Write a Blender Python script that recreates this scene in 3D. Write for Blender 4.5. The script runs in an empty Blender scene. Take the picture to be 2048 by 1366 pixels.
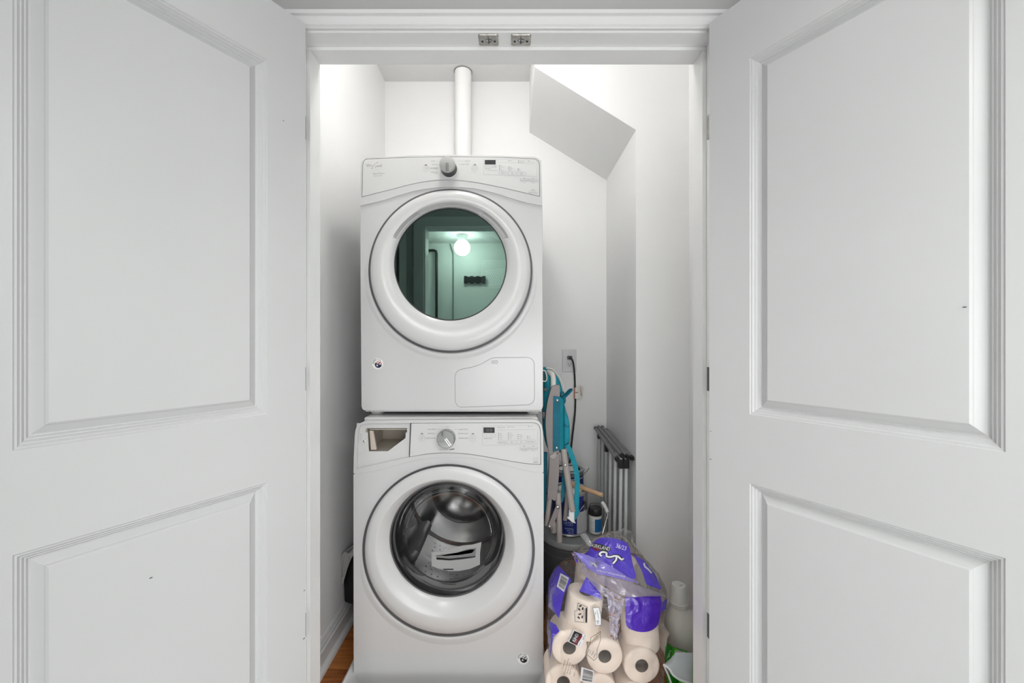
import bpy, bmesh, math, random
from mathutils import Vector, Matrix, noise
from mathutils.geometry import tessellate_polygon
from mathutils.bvhtree import BVHTree

random.seed(7)
SC = bpy.context.scene
COL = SC.collection
F, CH = 800.0, 1.245            # focal length in pixels (2048 wide frame), eye height

# ------------------------------------------------------------------ camera, world, lights, exposure
cam_data = bpy.data.cameras.new('camera')
cam_data.sensor_width = 36.0
cam_data.lens = 36.0 * F / 2048.0
cam_data.clip_start = 0.01
cam = bpy.data.objects.new('camera', cam_data)
COL.objects.link(cam)
cam.location = (0, 0, CH)
cam.rotation_euler = (math.radians(90), 0, 0)
SC.camera = cam

world = bpy.data.worlds.new('world')
SC.world = world
world.use_nodes = True
world.node_tree.nodes['Background'].inputs[0].default_value = (1.0, 1.0, 1.0, 1)
world.node_tree.nodes['Background'].inputs[1].default_value = 0.05

SC.view_settings.view_transform = 'Standard'
SC.view_settings.look = 'None'
SC.view_settings.gamma = 1.0
SC.view_settings.use_curve_mapping = False
SC.view_settings.exposure = 0.24

def area(name, loc, rot, sx, sy, power, col=(1, 1, 1)):
    l = bpy.data.lights.new(name, 'AREA')
    l.shape = 'RECTANGLE'; l.size = sx; l.size_y = sy; l.energy = power; l.color = col
    o = bpy.data.objects.new(name, l); COL.objects.link(o)
    o.location = loc; o.rotation_euler = rot
    return o

GLOBE_E = 54.0       # radiance of the utility room's ceiling globe
CLOSET_E = 35.0      # radiance of the closet's ceiling globe
HALL_P = 2.4         # added fill lamp under the hall ceiling
ROOM_P = 24.0        # added fill lamp out of view in the utility room, right of the globe
area('utility_fill_lamp', (0.85, -0.75, 2.385), (0, 0, 0), 1.0, 1.1, ROOM_P)
WINDOW_FILL_P = 19.0      # added fill light at the invented utility room window
area('window_fill', (0.42, -1.70, 0.98), (math.radians(90), 0, 0), 1.7, 0.8, WINDOW_FILL_P)
area('hall_fill_lamp', (0.0, 0.52, 2.49), (0, 0, 0), 1.4, 0.25, HALL_P)

# ------------------------------------------------------------------ materials
MATS = {}
def mat(name, col, rough=0.5, metal=0.0, var=0.04, scale=6.0, bump=0.0, bscale=60.0, spec=0.5, coat=0.0, emit=None, aniso=None):
    if name in MATS:
        return MATS[name]
    m = bpy.data.materials.new(name); m.use_nodes = True
    nt = m.node_tree; b = nt.nodes['Principled BSDF']
    tc = nt.nodes.new('ShaderNodeTexCoord')
    nz = nt.nodes.new('ShaderNodeTexNoise'); nz.inputs['Scale'].default_value = scale; nz.inputs['Detail'].default_value = 3
    nt.links.new(tc.outputs['Object'], nz.inputs['Vector'])
    rp = nt.nodes.new('ShaderNodeValToRGB')
    rp.color_ramp.elements[0].position = 0.3; rp.color_ramp.elements[1].position = 0.7
    rp.color_ramp.elements[0].color = tuple(c * (1 - var) for c in col) + (1,)
    rp.color_ramp.elements[1].color = tuple(min(1, c * (1 + var)) for c in col) + (1,)
    nt.links.new(nz.outputs['Fac'], rp.inputs['Fac'])
    nt.links.new(rp.outputs['Color'], b.inputs['Base Color'])
    b.inputs['Roughness'].default_value = rough
    b.inputs['Metallic'].default_value = metal
    b.inputs['Specular IOR Level'].default_value = spec
    b.inputs['Coat Weight'].default_value = coat
    if bump:
        n2 = nt.nodes.new('ShaderNodeTexNoise'); n2.inputs['Scale'].default_value = bscale; n2.inputs['Detail'].default_value = 4
        nt.links.new(tc.outputs['Object'], n2.inputs['Vector'])
        bp = nt.nodes.new('ShaderNodeBump'); bp.inputs['Strength'].default_value = bump; bp.inputs['Distance'].default_value = 0.003
        nt.links.new(n2.outputs['Fac'], bp.inputs['Height']); nt.links.new(bp.outputs['Normal'], b.inputs['Normal'])
    if emit:
        b.inputs['Emission Color'].default_value = emit[0] + (1,)
        b.inputs['Emission Strength'].default_value = emit[1]
    MATS[name] = m
    return m

def wood_mat(name, c0, c1, rough=0.3):
    m = bpy.data.materials.new(name); m.use_nodes = True
    nt = m.node_tree; b = nt.nodes['Principled BSDF']
    tc = nt.nodes.new('ShaderNodeTexCoord'); mp = nt.nodes.new('ShaderNodeMapping')
    mp.inputs['Scale'].default_value = (3, 40, 40)
    nt.links.new(tc.outputs['Object'], mp.inputs['Vector'])
    nz = nt.nodes.new('ShaderNodeTexNoise'); nz.inputs['Scale'].default_value = 2.0; nz.inputs['Detail'].default_value = 6
    nt.links.new(mp.outputs['Vector'], nz.inputs['Vector'])
    oi = nt.nodes.new('ShaderNodeObjectInfo')
    ad = nt.nodes.new('ShaderNodeMath'); ad.operation = 'MULTIPLY_ADD'; ad.inputs[1].default_value = 0.45
    nt.links.new(oi.outputs['Random'], ad.inputs[0]); nt.links.new(nz.outputs['Fac'], ad.inputs[2])
    rp = nt.nodes.new('ShaderNodeValToRGB')
    rp.color_ramp.elements[0].position = 0.35; rp.color_ramp.elements[1].position = 0.95
    rp.color_ramp.elements[0].color = c0 + (1,); rp.color_ramp.elements[1].color = c1 + (1,)
    nt.links.new(ad.outputs[0], rp.inputs['Fac']); nt.links.new(rp.outputs['Color'], b.inputs['Base Color'])
    b.inputs['Roughness'].default_value = rough
    MATS[name] = m
    return m

def film_mat(name, col, opac, rough=0.12, tint=(1, 1, 1), bump=0.5, bscale=22, gloss=1.0):
    """thin plastic film: see-through, with a glossy skin and a faint body of its own"""
    m = bpy.data.materials.new(name); m.use_nodes = True
    nt = m.node_tree; nt.nodes.clear()
    out = nt.nodes.new('ShaderNodeOutputMaterial')
    tr = nt.nodes.new('ShaderNodeBsdfTransparent'); tr.inputs[0].default_value = tint + (1,)
    pb = nt.nodes.new('ShaderNodeBsdfPrincipled')
    pb.inputs['Base Color'].default_value = col + (1,); pb.inputs['Roughness'].default_value = 0.35
    gl = nt.nodes.new('ShaderNodeBsdfGlossy'); gl.inputs['Roughness'].default_value = rough
    tc = nt.nodes.new('ShaderNodeTexCoord')
    nz = nt.nodes.new('ShaderNodeTexNoise'); nz.inputs['Scale'].default_value = bscale; nz.inputs['Detail'].default_value = 3
    nz.inputs['Distortion'].default_value = 0.8
    nt.links.new(tc.outputs['Object'], nz.inputs['Vector'])
    bp = nt.nodes.new('ShaderNodeBump'); bp.inputs['Strength'].default_value = bump; bp.inputs['Distance'].default_value = 0.01
    nt.links.new(nz.outputs['Fac'], bp.inputs['Height'])
    for n in (pb, gl):
        nt.links.new(bp.outputs['Normal'], n.inputs['Normal'])
    m1 = nt.nodes.new('ShaderNodeMixShader'); m1.inputs[0].default_value = opac
    nt.links.new(tr.outputs[0], m1.inputs[1]); nt.links.new(pb.outputs[0], m1.inputs[2])
    fr = nt.nodes.new('ShaderNodeFresnel'); fr.inputs['IOR'].default_value = 1.45
    nt.links.new(bp.outputs['Normal'], fr.inputs['Normal'])
    mu = nt.nodes.new('ShaderNodeMath'); mu.operation = 'MULTIPLY'; mu.inputs[1].default_value = gloss
    nt.links.new(fr.outputs[0], mu.inputs[0])
    m2 = nt.nodes.new('ShaderNodeMixShader')
    nt.links.new(mu.outputs[0], m2.inputs[0]); nt.links.new(m1.outputs[0], m2.inputs[1]); nt.links.new(gl.outputs[0], m2.inputs[2])
    nt.links.new(m2.outputs[0], out.inputs[0])
    MATS[name] = m
    return m

def mirror_glass(name, refl, trans, k):
    """tinted coated glass: k = share reflected"""
    m = bpy.data.materials.new(name); m.use_nodes = True
    nt = m.node_tree; nt.nodes.clear()
    out = nt.nodes.new('ShaderNodeOutputMaterial')
    tr = nt.nodes.new('ShaderNodeBsdfTransparent'); tr.inputs[0].default_value = trans + (1,)
    gl = nt.nodes.new('ShaderNodeBsdfGlossy'); gl.inputs['Roughness'].default_value = 0.0; gl.inputs['Color'].default_value = refl + (1,)
    mx = nt.nodes.new('ShaderNodeMixShader'); mx.inputs[0].default_value = k
    nt.links.new(tr.outputs[0], mx.inputs[1]); nt.links.new(gl.outputs[0], mx.inputs[2]); nt.links.new(mx.outputs[0], out.inputs[0])
    MATS[name] = m
    return m

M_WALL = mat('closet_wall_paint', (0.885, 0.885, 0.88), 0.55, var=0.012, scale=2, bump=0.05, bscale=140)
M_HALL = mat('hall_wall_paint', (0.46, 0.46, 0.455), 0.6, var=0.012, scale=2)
M_ROOM = mat('utility_wall_paint', (0.80, 0.82, 0.80), 0.6, var=0.02, scale=2)
M_CEIL = mat('ceiling_paint', (0.78, 0.78, 0.78), 0.7, var=0.012, scale=2)
M_TRIM = mat('trim_paint', (0.73, 0.73, 0.725), 0.32, var=0.015, scale=5, bump=0.03, bscale=30)
M_STOP = mat('jamb_lit_trim_paint', (0.88, 0.88, 0.875), 0.3, var=0.015, scale=5, bump=0.03, bscale=30)  # trim paint made whiter: light on the jambs and stops put into the colour
M_DOOR = mat('door_paint', (0.545, 0.55, 0.55), 0.38, var=0.012, scale=4, bump=0.03, bscale=25)
M_APPL = mat('white_enamel', (0.60, 0.60, 0.60), 0.22, var=0.008, scale=3, spec=0.5)
M_APPL2 = mat('white_plastic', (0.62, 0.62, 0.615), 0.3, var=0.008, scale=3)
M_GAP = mat('dark_gap', (0.05, 0.05, 0.052), 0.6)
M_RING = mat('gap_and_rim_grey', (0.10, 0.10, 0.105), 0.45)  # dark grey of the shaded door gaps and the washer glass rim
M_STEEL = mat('stainless_steel', (0.50, 0.50, 0.50), 0.22, 1.0, var=0.1, scale=10)
M_CHROME = mat('chrome', (0.46, 0.46, 0.46), 0.06, 1.0, var=0.03)
M_SILVER = mat('brushed_silver', (0.55, 0.55, 0.54), 0.32, 1.0, var=0.05, scale=12)
M_NICKEL = mat('worn_nickel', (0.48, 0.46, 0.43), 0.35, 1.0, var=0.25, scale=60)
M_INK = mat('grey_ink', (0.14, 0.14, 0.145), 0.6)
M_INKL = mat('light_grey_ink', (0.42, 0.42, 0.43), 0.5)
M_BLACK = mat('black_plastic', (0.012, 0.012, 0.013), 0.4)
M_LCD = mat('display_glass', (0.03, 0.03, 0.032), 0.15)
M_WHITE = mat('paper_white', (0.80, 0.80, 0.78), 0.6)
M_RUB = mat('dark_rubber', (0.025, 0.025, 0.026), 0.35)

# ------------------------------------------------------------------ helpers
ORG = {}
def W(px, py, Y):
    return Vector(((px - 1024.0) * Y / F, Y, CH - (py - 683.0) * Y / F))
def XP(px, Y): return (px - 1024.0) * Y / F
def ZP(py, Y): return CH - (py - 683.0) * Y / F

def root(name, label, cat, loc, group=None, kind=None):
    o = bpy.data.objects.new(name, None); COL.objects.link(o)
    o.empty_display_size = 0.05
    o.location = loc; ORG[o.name] = Vector(loc)
    o['label'] = label; o['category'] = cat
    if group: o['group'] = group
    if kind: o['kind'] = kind
    return o

def obj(name, vf, mats, parent=None, smooth=True, bevel=0.0, seg=2, ang=35, midx=None, label=None, cat=None, group=None, kind=None, loc=None):
    verts, faces = vf
    if parent is not None:
        org = ORG[parent.name]
    else:
        if loc is None:
            xs = [v[0] for v in verts]; ys = [v[1] for v in verts]; zs = [v[2] for v in verts]
            loc = ((min(xs) + max(xs)) / 2, (min(ys) + max(ys)) / 2, min(zs))
        org = Vector(loc)
    me = bpy.data.meshes.new(name)
    me.from_pydata([Vector(v) - org for v in verts], [], faces)
    bm = bmesh.new(); bm.from_mesh(me)
    if midx:
        bm.faces.ensure_lookup_table()
        for f, i in zip(bm.faces, midx): f.material_index = i
    bmesh.ops.recalc_face_normals(bm, faces=bm.faces)
    if bevel > 0:
        ed = [e for e in bm.edges if len(e.link_faces) == 2 and e.calc_face_angle(0) > math.radians(30)]
        if ed:
            bmesh.ops.bevel(bm, geom=ed, offset=bevel, segments=seg, profile=0.5, affect='EDGES', clamp_overlap=True)
    bm.to_mesh(me); bm.free()
    if smooth:
        me.polygons.foreach_set('use_smooth', [True] * len(me.polygons))
        me.set_sharp_from_angle(angle=math.radians(ang))
    for m in (mats if isinstance(mats, (list, tuple)) else [mats]):
        me.materials.append(m)
    o = bpy.data.objects.new(name, me); COL.objects.link(o)
    if bevel > 0 and smooth:
        wn_ = o.modifiers.new('weighted_normal', 'WEIGHTED_NORMAL'); wn_.keep_sharp = True; wn_.weight = 100
    if parent is not None:
        o.parent = parent; ORG[o.name] = org
    else:
        o.location = org; ORG[o.name] = org
    if label: o['label'] = label
    if cat: o['category'] = cat
    if group: o['group'] = group
    if kind: o['kind'] = kind
    return o

def struct(name, vf, mats, parent=None, **kw):
    return obj(name, vf, mats, parent, kind='structure' if parent is None else None, **kw)

def box(x0, x1, y0, y1, z0, z1):
    v = [(x, y, z) for x in (x0, x1) for y in (y0, y1) for z in (z0, z1)]
    f = [(0, 1, 3, 2), (4, 6, 7, 5), (0, 4, 5, 1), (2, 3, 7, 6), (0, 2, 6, 4), (1, 5, 7, 3)]
    return v, f

def join(*parts):
    V, Fc = [], []
    for v, f in parts:
        n = len(V); V += [tuple(p) for p in v]; Fc += [tuple(i + n for i in q) for q in f]
    return V, Fc

def prism(poly, y0, y1, holes=()):
    """poly of (X, Z) pairs, given thickness along Y"""
    loops = [list(poly)] + [list(h) for h in holes]
    V, Fc = [], []
    n = sum(len(l) for l in loops)
    flat = [p for l in loops for p in l]
    V = [(x, y0, z) for x, z in flat] + [(x, y1, z) for x, z in flat]
    if holes:
        tri = tessellate_polygon([[Vector((x, z, 0)) for x, z in l] for l in loops])
        for t in tri:
            Fc.append(tuple(t)); Fc.append(tuple(i + n for i in reversed(t)))
    else:
        Fc.append(tuple(range(n))); Fc.append(tuple(n + i for i in reversed(range(n))))
    s = 0
    for l in loops:
        m = len(l)
        for i in range(m):
            a, b = s + i, s + (i + 1) % m
            Fc.append((a, b, b + n, a + n))
        s += m
    return V, Fc

def pxpoly(pts, Y):
    return [(XP(x, Y), ZP(y, Y)) for x, y in pts]

def xform(vf, M):
    return [M @ Vector(v) for v in vf[0]], vf[1]

def loft(rings, cap0=False, cap1=False):
    n = len(rings[0]); V = [p for r in rings for p in r]; Fc = []
    for k in range(len(rings) - 1):
        for i in range(n):
            a = k * n + i; b = k * n + (i + 1) % n
            Fc.append((a, b, b + n, a + n))
    if cap0: Fc.append(tuple(reversed(range(n))))
    if cap1: Fc.append(tuple((len(rings) - 1) * n + i for i in range(n)))
    return V, Fc

def basis(d):
    d = Vector(d).normalized()
    u = Vector((0, 0, 1)) if abs(d.z) < 0.9 else Vector((1, 0, 0))
    a = u.cross(d).normalized(); b = d.cross(a).normalized()
    return a, b, d

def lathe(profile, c, axis=(0, 0, 1), n=32, cap0=True, cap1=True):
    a, b, d = basis(axis); c = Vector(c)
    rings = []
    for r, h in profile:
        rings.append([c + d * h + a * (r * math.cos(2 * math.pi * i / n)) + b * (r * math.sin(2 * math.pi * i / n)) for i in range(n)])
    return loft(rings, cap0, cap1)

def smooth_path(pts, sub=6):
    pts = [Vector(p) for p in pts]
    if len(pts) < 3 or sub < 2: return pts
    out = []
    for i in range(len(pts) - 1):
        p0 = pts[max(i - 1, 0)]; p1 = pts[i]; p2 = pts[i + 1]; p3 = pts[min(i + 2, len(pts) - 1)]
        for k in range(sub):
            t = k / sub
            out.append(0.5 * ((2 * p1) + (-p0 + p2) * t + (2 * p0 - 5 * p1 + 4 * p2 - p3) * t * t + (-p0 + 3 * p1 - 3 * p2 + p3) * t ** 3))
    out.append(pts[-1])
    return out

def tube(pts, r, n=10, sub=1, flat=None, up=None):
    """round tube, or with flat=(w, t) an oval band"""
    P = smooth_path(pts, sub)
    rings = []
    prev = None
    for i, p in enumerate(P):
        d = (P[min(i + 1, len(P) - 1)] - P[max(i - 1, 0)]).normalized()
        if prev is None:
            a = Vector(up) - d * Vector(up).dot(d) if up else basis(d)[0]
            a.normalize()
        else:
            a = prev - d * prev.dot(d); a.normalize()
        prev = a; b = d.cross(a)
        rr = r[min(i, len(r) - 1)] if isinstance(r, (list, tuple)) else r
        wa, wb = (flat if flat else (rr, rr))
        rings.append([p + a * (wa * math.cos(2 * math.pi * k / n)) + b * (wb * math.sin(2 * math.pi * k / n)) for k in range(n)])
    return loft(rings, True, True)

TXT = {}
def glyphs(s):
    """flat mesh of a piece of lettering, capital height 1, origin at its centre"""
    if s in TXT: return TXT[s]
    cu = bpy.data.curves.new('lettering', 'FONT'); cu.body = s; cu.size = 1.0; cu.resolution_u = 2
    o = bpy.data.objects.new('lettering', cu); COL.objects.link(o)
    dg = bpy.context.evaluated_depsgraph_get(); dg.update()
    e = o.evaluated_get(dg); me = e.to_mesh()
    v = [(p.co.x, p.co.y) for p in me.vertices]; f = [tuple(p.vertices) for p in me.polygons]
    e.to_mesh_clear(); bpy.data.objects.remove(o); bpy.data.curves.remove(cu)
    if v:
        x0 = min(p[0] for p in v); x1 = max(p[0] for p in v)
        v = [((p[0] - (x0 + x1) / 2) / 0.7, p[1] / 0.7) for p in v]
        w = (x1 - x0) / 0.7
    else: w = 0
    TXT[s] = (v, f, w)
    return TXT[s]

def lettering(items, Y):
    """items: (text, px, py_of_centre, cap height px, align, rotation deg, width px or None) in pixels of the plane Y"""
    V, Fc = [], []
    for it in items:
        s, px, py, h = it[:4]
        al = it[4] if len(it) > 4 else 'c'; rot = math.radians(it[5]) if len(it) > 5 else 0
        v, f, w = glyphs(s)
        sx = h
        if len(it) > 6 and it[6] and w: sx = it[6] / w
        dx = {'c': 0, 'l': w * sx / 2, 'r': -w * sx / 2}[al]
        n = len(V)
        for x, y in v:
            a = x * sx + dx; b = (y - 0.5) * h
            V.append(tuple(W(px + a * math.cos(rot) - b * math.sin(rot) * -1 * -1, py - (a * math.sin(rot) + b * math.cos(rot)), Y)))
        Fc += [tuple(i + n for i in q) for q in f]
    return V, Fc

def strokes(lines, w, Y, th=0.0004):
    """thin printed lines given as pixel polylines on plane Y"""
    out = []
    for pts in lines:
        for (x0, y0), (x1, y1) in zip(pts[:-1], pts[1:]):
            d = Vector((x1 - x0, y1 - y0)); L = d.length
            if L == 0: continue
            d /= L; nx, ny = -d.y * w / 2, d.x * w / 2
            ex, ey = d.x * w / 2, d.y * w / 2
            q = [(x0 + nx - ex, y0 + ny - ey), (x1 + nx + ex, y1 + ny + ey), (x1 - nx + ex, y1 - ny + ey), (x0 - nx - ex, y0 - ny - ey)]
            out.append(([tuple(W(a, b, Y)) for a, b in q], [(0, 1, 2, 3)]))
    return join(*out)

def rrect(x0, y0, x1, y1, r, n=5, closed=False):
    P = []
    for cx, cy, a0 in ((x1 - r, y0 + r, -90), (x1 - r, y1 - r, 0), (x0 + r, y1 - r, 90), (x0 + r, y0 + r, 180)):
        for k in range(n + 1):
            a = math.radians(a0 + 90 * k / n)
            P.append((cx + r * math.cos(a), cy + r * math.sin(a)))
    if closed: P.append(P[0])
    return P

def circ(cx, cy, r, n=64, closed=False, ry=None):
    P = [(cx + r * math.cos(2 * math.pi * i / n), cy + (ry or r) * math.sin(2 * math.pi * i / n)) for i in range(n)]
    if closed: P.append(P[0])
    return P

def catmull2(pts, sub=5):
    return [(p.x, p.y) for p in smooth_path([Vector((a, b, 0)) for a, b in pts], sub)]

def pring(cx, cy, r, Y, n=128):
    return [W(cx + r * math.cos(2 * math.pi * i / n), cy - r * math.sin(2 * math.pi * i / n), Y) for i in range(n)]
# ================================================================== THE SETTING
YF, YS, YB = 1.044, 1.090, 1.148          # jamb front edge, stop face, closet side of the wall
JL, JR = -0.560, 0.530                    # jamb faces
SL, SR = -0.550, 0.519                    # stop faces
ZJ, ZS = 2.049, 2.039                     # head jamb and head stop undersides
XL, YBK, ZC = -0.73, 2.30, 2.74           # closet left wall, back wall, ceiling
XA, YP, XR = 0.543, 1.752, 0.775          # alcove right wall, pier face, closet right wall
HY, HZ = 0.16, 2.52                       # hall's far wall, hall ceiling

M_FLOOR = wood_mat('floor_wood', (0.20, 0.050, 0.010), (0.56, 0.21, 0.05), 0.28)
fl = struct('floor', box(-0.83, 0.87, YF - 0.03, 2.40, -0.05, -0.004), M_FLOOR, smooth=False)
struct('floor_hall', box(-2.3, 2.3, -1.83, YF - 0.03, -0.05, 0.0), mat('pale_hall_floor', (0.70, 0.70, 0.70), 0.5, var=0.06, scale=4), smooth=False)
# strip boards of the closet floor, each its own piece
bw = 0.068
pl = None
y = YF
row = 0
while y < YBK - 0.01:
    x = XL - 0.2 + (row * 0.173) % 0.38
    xs = [XL + 0.004]
    while x < XR:
        if x > XL + 0.05: xs.append(x)
        x += 0.38
    xs.append(XR - 0.004)
    for a, b in zip(xs[:-1], xs[1:]):
        dz = random.uniform(-0.0004, 0.0004)
        obj('plank', box(a + 0.0005, b - 0.0005, y + 0.0005, min(y + bw, YBK) - 0.0005, -0.012, dz), M_FLOOR, fl, smooth=False)
    y += bw; row += 1

# closet shell
struct('wall_left', box(XL - 0.1, XL, YB - 0.002, YBK + 0.1, 0, ZC), M_WALL, smooth=False)
struct('wall_back', box(XL, XA, YBK, YBK + 0.1, 0, ZC), M_WALL, smooth=False)
struct('wall_alcove', box(XA, XR, YP, YBK + 0.1, 0, ZC), M_WALL, smooth=False)
struct('wall_right', box(XR, XR + 0.1, YB, YP, 0, ZC), M_WALL, smooth=False)
struct('ceiling', box(XL - 0.1, XR + 0.1, YB, YBK + 0.1, ZC, ZC + 0.1), M_CEIL, smooth=False)
# sloped underside of the stair above
sof = [(0.100, 2.447), (0.543, 2.172), (0.543, ZC), (0.100, ZC)]
struct('stair_soffit', prism(sof, YP, YBK), M_WALL, smooth=False)
# front wall of the closet, with the hall's paint outside
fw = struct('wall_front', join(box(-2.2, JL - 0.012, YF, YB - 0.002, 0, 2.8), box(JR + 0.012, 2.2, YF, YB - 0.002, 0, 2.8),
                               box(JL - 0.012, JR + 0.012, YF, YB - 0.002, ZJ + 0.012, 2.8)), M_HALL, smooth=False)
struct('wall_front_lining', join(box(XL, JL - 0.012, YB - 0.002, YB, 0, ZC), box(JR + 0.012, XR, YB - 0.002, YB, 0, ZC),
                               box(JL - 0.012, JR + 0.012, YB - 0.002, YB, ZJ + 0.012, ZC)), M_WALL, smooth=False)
# jambs and stops
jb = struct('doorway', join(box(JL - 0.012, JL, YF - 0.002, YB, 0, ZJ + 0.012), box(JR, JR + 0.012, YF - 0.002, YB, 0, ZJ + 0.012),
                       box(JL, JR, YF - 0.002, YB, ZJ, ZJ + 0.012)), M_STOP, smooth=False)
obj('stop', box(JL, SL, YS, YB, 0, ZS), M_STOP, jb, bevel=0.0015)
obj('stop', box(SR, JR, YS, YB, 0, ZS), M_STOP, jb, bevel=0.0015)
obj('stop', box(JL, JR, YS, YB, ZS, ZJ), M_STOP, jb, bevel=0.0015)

# casing around the opening: stepped profile swept over two legs and a head
cw = 0.045
prof = [(0.0, 0.0), (0.0, 0.008), (0.003, 0.010), (0.006, 0.008), (0.009, 0.011), (cw - 0.014, 0.012), (cw - 0.012, 0.017), (cw - 0.003, 0.018), (cw, 0.014), (cw, 0.0)]
rv = 0.005
rings = []
for (cx, cz, sx, sz) in ((JL - rv, 0.0, -1, 0), (JL - rv, ZJ + rv, -1, 1), (JR + rv, ZJ + rv, 1, 1), (JR + rv, 0.0, 1, 0)):
    rings.append([Vector((cx + sx * o, YF - 0.002 - h, cz + sz * o)) for o, h in prof])
struct('trim_1', loft(rings, True, True), M_TRIM, ang=20)

# ball catches under the head jamb
def catch(px0, px1, lab):
    r = root('ball_catch', lab, 'latch', (XP((px0 + px1) / 2, 1.06), 1.062, ZJ), 'ball catches in the head of the doorway')
    x0, x1 = XP(px0, 1.062), XP(px1, 1.062); xm = (x0 + x1) / 2
    pl_ = [(p[0], p[1]) for p in rrect(x0, 1.045, x1, 1.086, 0.004, 3)]
    V = [(a, b, ZJ - 0.0015) for a, b in pl_] + [(a, b, ZJ) for a, b in pl_]
    n = len(pl_)
    Fc = [tuple(range(n)), tuple(reversed(range(n, 2 * n)))] + [(i, (i + 1) % n, n + (i + 1) % n, n + i) for i in range(n)]
    obj('strike_plate', (V, Fc), M_NICKEL, r, smooth=False)
    obj('lip', tube([(x0 + 0.004, 1.047, ZJ - 0.002), (xm, 1.046, ZJ - 0.003), (x1 - 0.004, 1.047, ZJ - 0.002)], 0.003, 8), M_NICKEL, r)
    for sx in (-1, 1):
        obj('screw_hole', lathe([(0.0031, -0.0022), (0.0031, 0.0)], (xm + sx * 0.0165, 1.070, ZJ), n=14), M_BLACK, r)
    obj('ball_cup', lathe([(0.0085, 0), (0.0085, -0.0028), (0.0070, -0.0034), (0.0045, -0.0022), (0.0, -0.0022)][:4], (xm, 1.068, ZJ), n=20), M_CHROME, r)
    obj('slot', box(xm - 0.0009, xm + 0.0009, 1.047, 1.076, ZJ - 0.0042, ZJ - 0.0005), M_BLACK, r, smooth=False)
catch(957, 997, 'worn metal ball catch plate under the door head, the one nearer the white vent pipe')
catch(1022, 1062, 'worn metal ball catch plate under the door head, the one above the sloped soffit')

# baseboards
def baseboard(name, segs):
    prof = [(0.0, 0.0), (0.013, 0.0), (0.013, 0.068), (0.0155, 0.070), (0.0155, 0.073), (0.008, 0.0745), (0.011, 0.078), (0.010, 0.088), (0.005, 0.0895), (0.005, 0.092), (0.008, 0.094), (0.006, 0.104), (0.002, 0.112), (0.0, 0.112)]
    shoe = [(0.013, 0.0), (0.030, 0.0), (0.029, 0.010), (0.024, 0.017), (0.013, 0.020)]
    (x0, y0), (x1, y1), (nx, ny) = segs
    rg = [[Vector((x + nx * a, y + ny * a, z)) for a, z in prof] for x, y in ((x0, y0), (x1, y1))]
    b = struct(name, loft(rg, True, True), M_TRIM, smooth=False)
    rg = [[Vector((x + nx * a, y + ny * a, z)) for a, z in shoe] for x, y in ((x0, y0), (x1, y1))]
    obj('shoe_molding', loft(rg, True, True), M_TRIM, b, ang=60)
baseboard('baseboard_left', ((XL, YB), (XL, YBK), (1, 0)))
baseboard('baseboard_back', ((XL, YBK), (XA, YBK), (0, -1)))
baseboard('baseboard_right', ((XA + 0.002, YP), (XR, YP), (0, -1)))

# ---- hall and the utility room behind the camera (they show in the dryer glass)
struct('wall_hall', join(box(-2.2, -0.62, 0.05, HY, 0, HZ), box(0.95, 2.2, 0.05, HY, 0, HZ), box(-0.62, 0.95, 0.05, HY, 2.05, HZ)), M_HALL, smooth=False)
struct('wall_hall_left', box(-2.3, -2.2, -0.0, YF, 0, HZ), M_HALL, smooth=False)
struct('wall_hall_right', box(2.2, 2.3, -0.0, YF, 0, HZ), M_HALL, smooth=False)
struct('ceiling_hall', box(-2.3, 2.3, 0.05, YF, HZ, HZ + 0.1), M_CEIL, smooth=False)
struct('trim_2', join(box(-0.69, -0.62, HY, HY + 0.014, 0, 2.12), box(0.95, 1.02, HY, HY + 0.014, 0, 2.12), box(-0.62, 0.95, HY, HY + 0.014, 2.05, 2.12),
                      box(-0.622, -0.61, 0.05, HY, 0, 2.05)), M_TRIM, bevel=0.002)
RZ = 2.40
struct('wall_utility_back', box(-1.5, 1.5, -1.83, -1.73, 0, RZ), M_ROOM, smooth=False)
struct('wall_utility_left', box(-1.6, -1.5, -1.83, 0.05, 0, RZ), M_ROOM, smooth=False)
struct('wall_utility_right', box(1.5, 1.6, -1.83, 0.05, 0, RZ), M_ROOM, smooth=False)
struct('ceiling_utility', box(-1.6, 1.6, -1.83, 0.05, RZ, RZ + 0.1), M_CEIL, smooth=False)

wn = struct('added_window_1', join(box(-0.52, -0.45, -1.73, -1.705, 0.50, 1.46), box(1.29, 1.36, -1.73, -1.705, 0.50, 1.46), box(-0.45, 1.29, -1.73, -1.705, 1.39, 1.46), box(-0.45, 1.29, -1.73, -1.69, 0.50, 0.56)), M_TRIM, bevel=0.003)  # added low window, unseen, made up to house the fill light
obj('pane', box(-0.45, 1.29, -1.728, -1.724, 0.56, 1.39), mat('added_window_pane', (0.75, 0.8, 0.85), 0.1), wn, smooth=False)
M_GLOBE = mat('lit_globe', (0.9, 0.9, 0.88), 0.3, emit=((1.0, 0.985, 0.95), GLOBE_E))
M_GLOBE2 = mat('lit_closet_globe', (0.9, 0.9, 0.88), 0.3, emit=((1.0, 0.985, 0.955), CLOSET_E))
def globe_light(loc, r, m, lab):
    g = root('ceiling_light', lab, 'lamp', loc)
    x, y, z = loc
    obj('fixture_base', lathe([(r * 0.75, 0.0), (r * 0.75, -0.010), (r * 0.60, -0.025), (r * 0.52, -0.060), (r * 0.50, -0.064)], loc, n=32), M_TRIM, g)
    pr = [(r * math.sin(math.radians(a)), -0.064 - r * 0.86 + r * math.cos(math.radians(a))) for a in range(30, 181, 10)]
    pr[-1] = (0.0005, pr[-1][1])
    obj('glass_globe', lathe(pr, loc, n=32), m, g)
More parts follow.
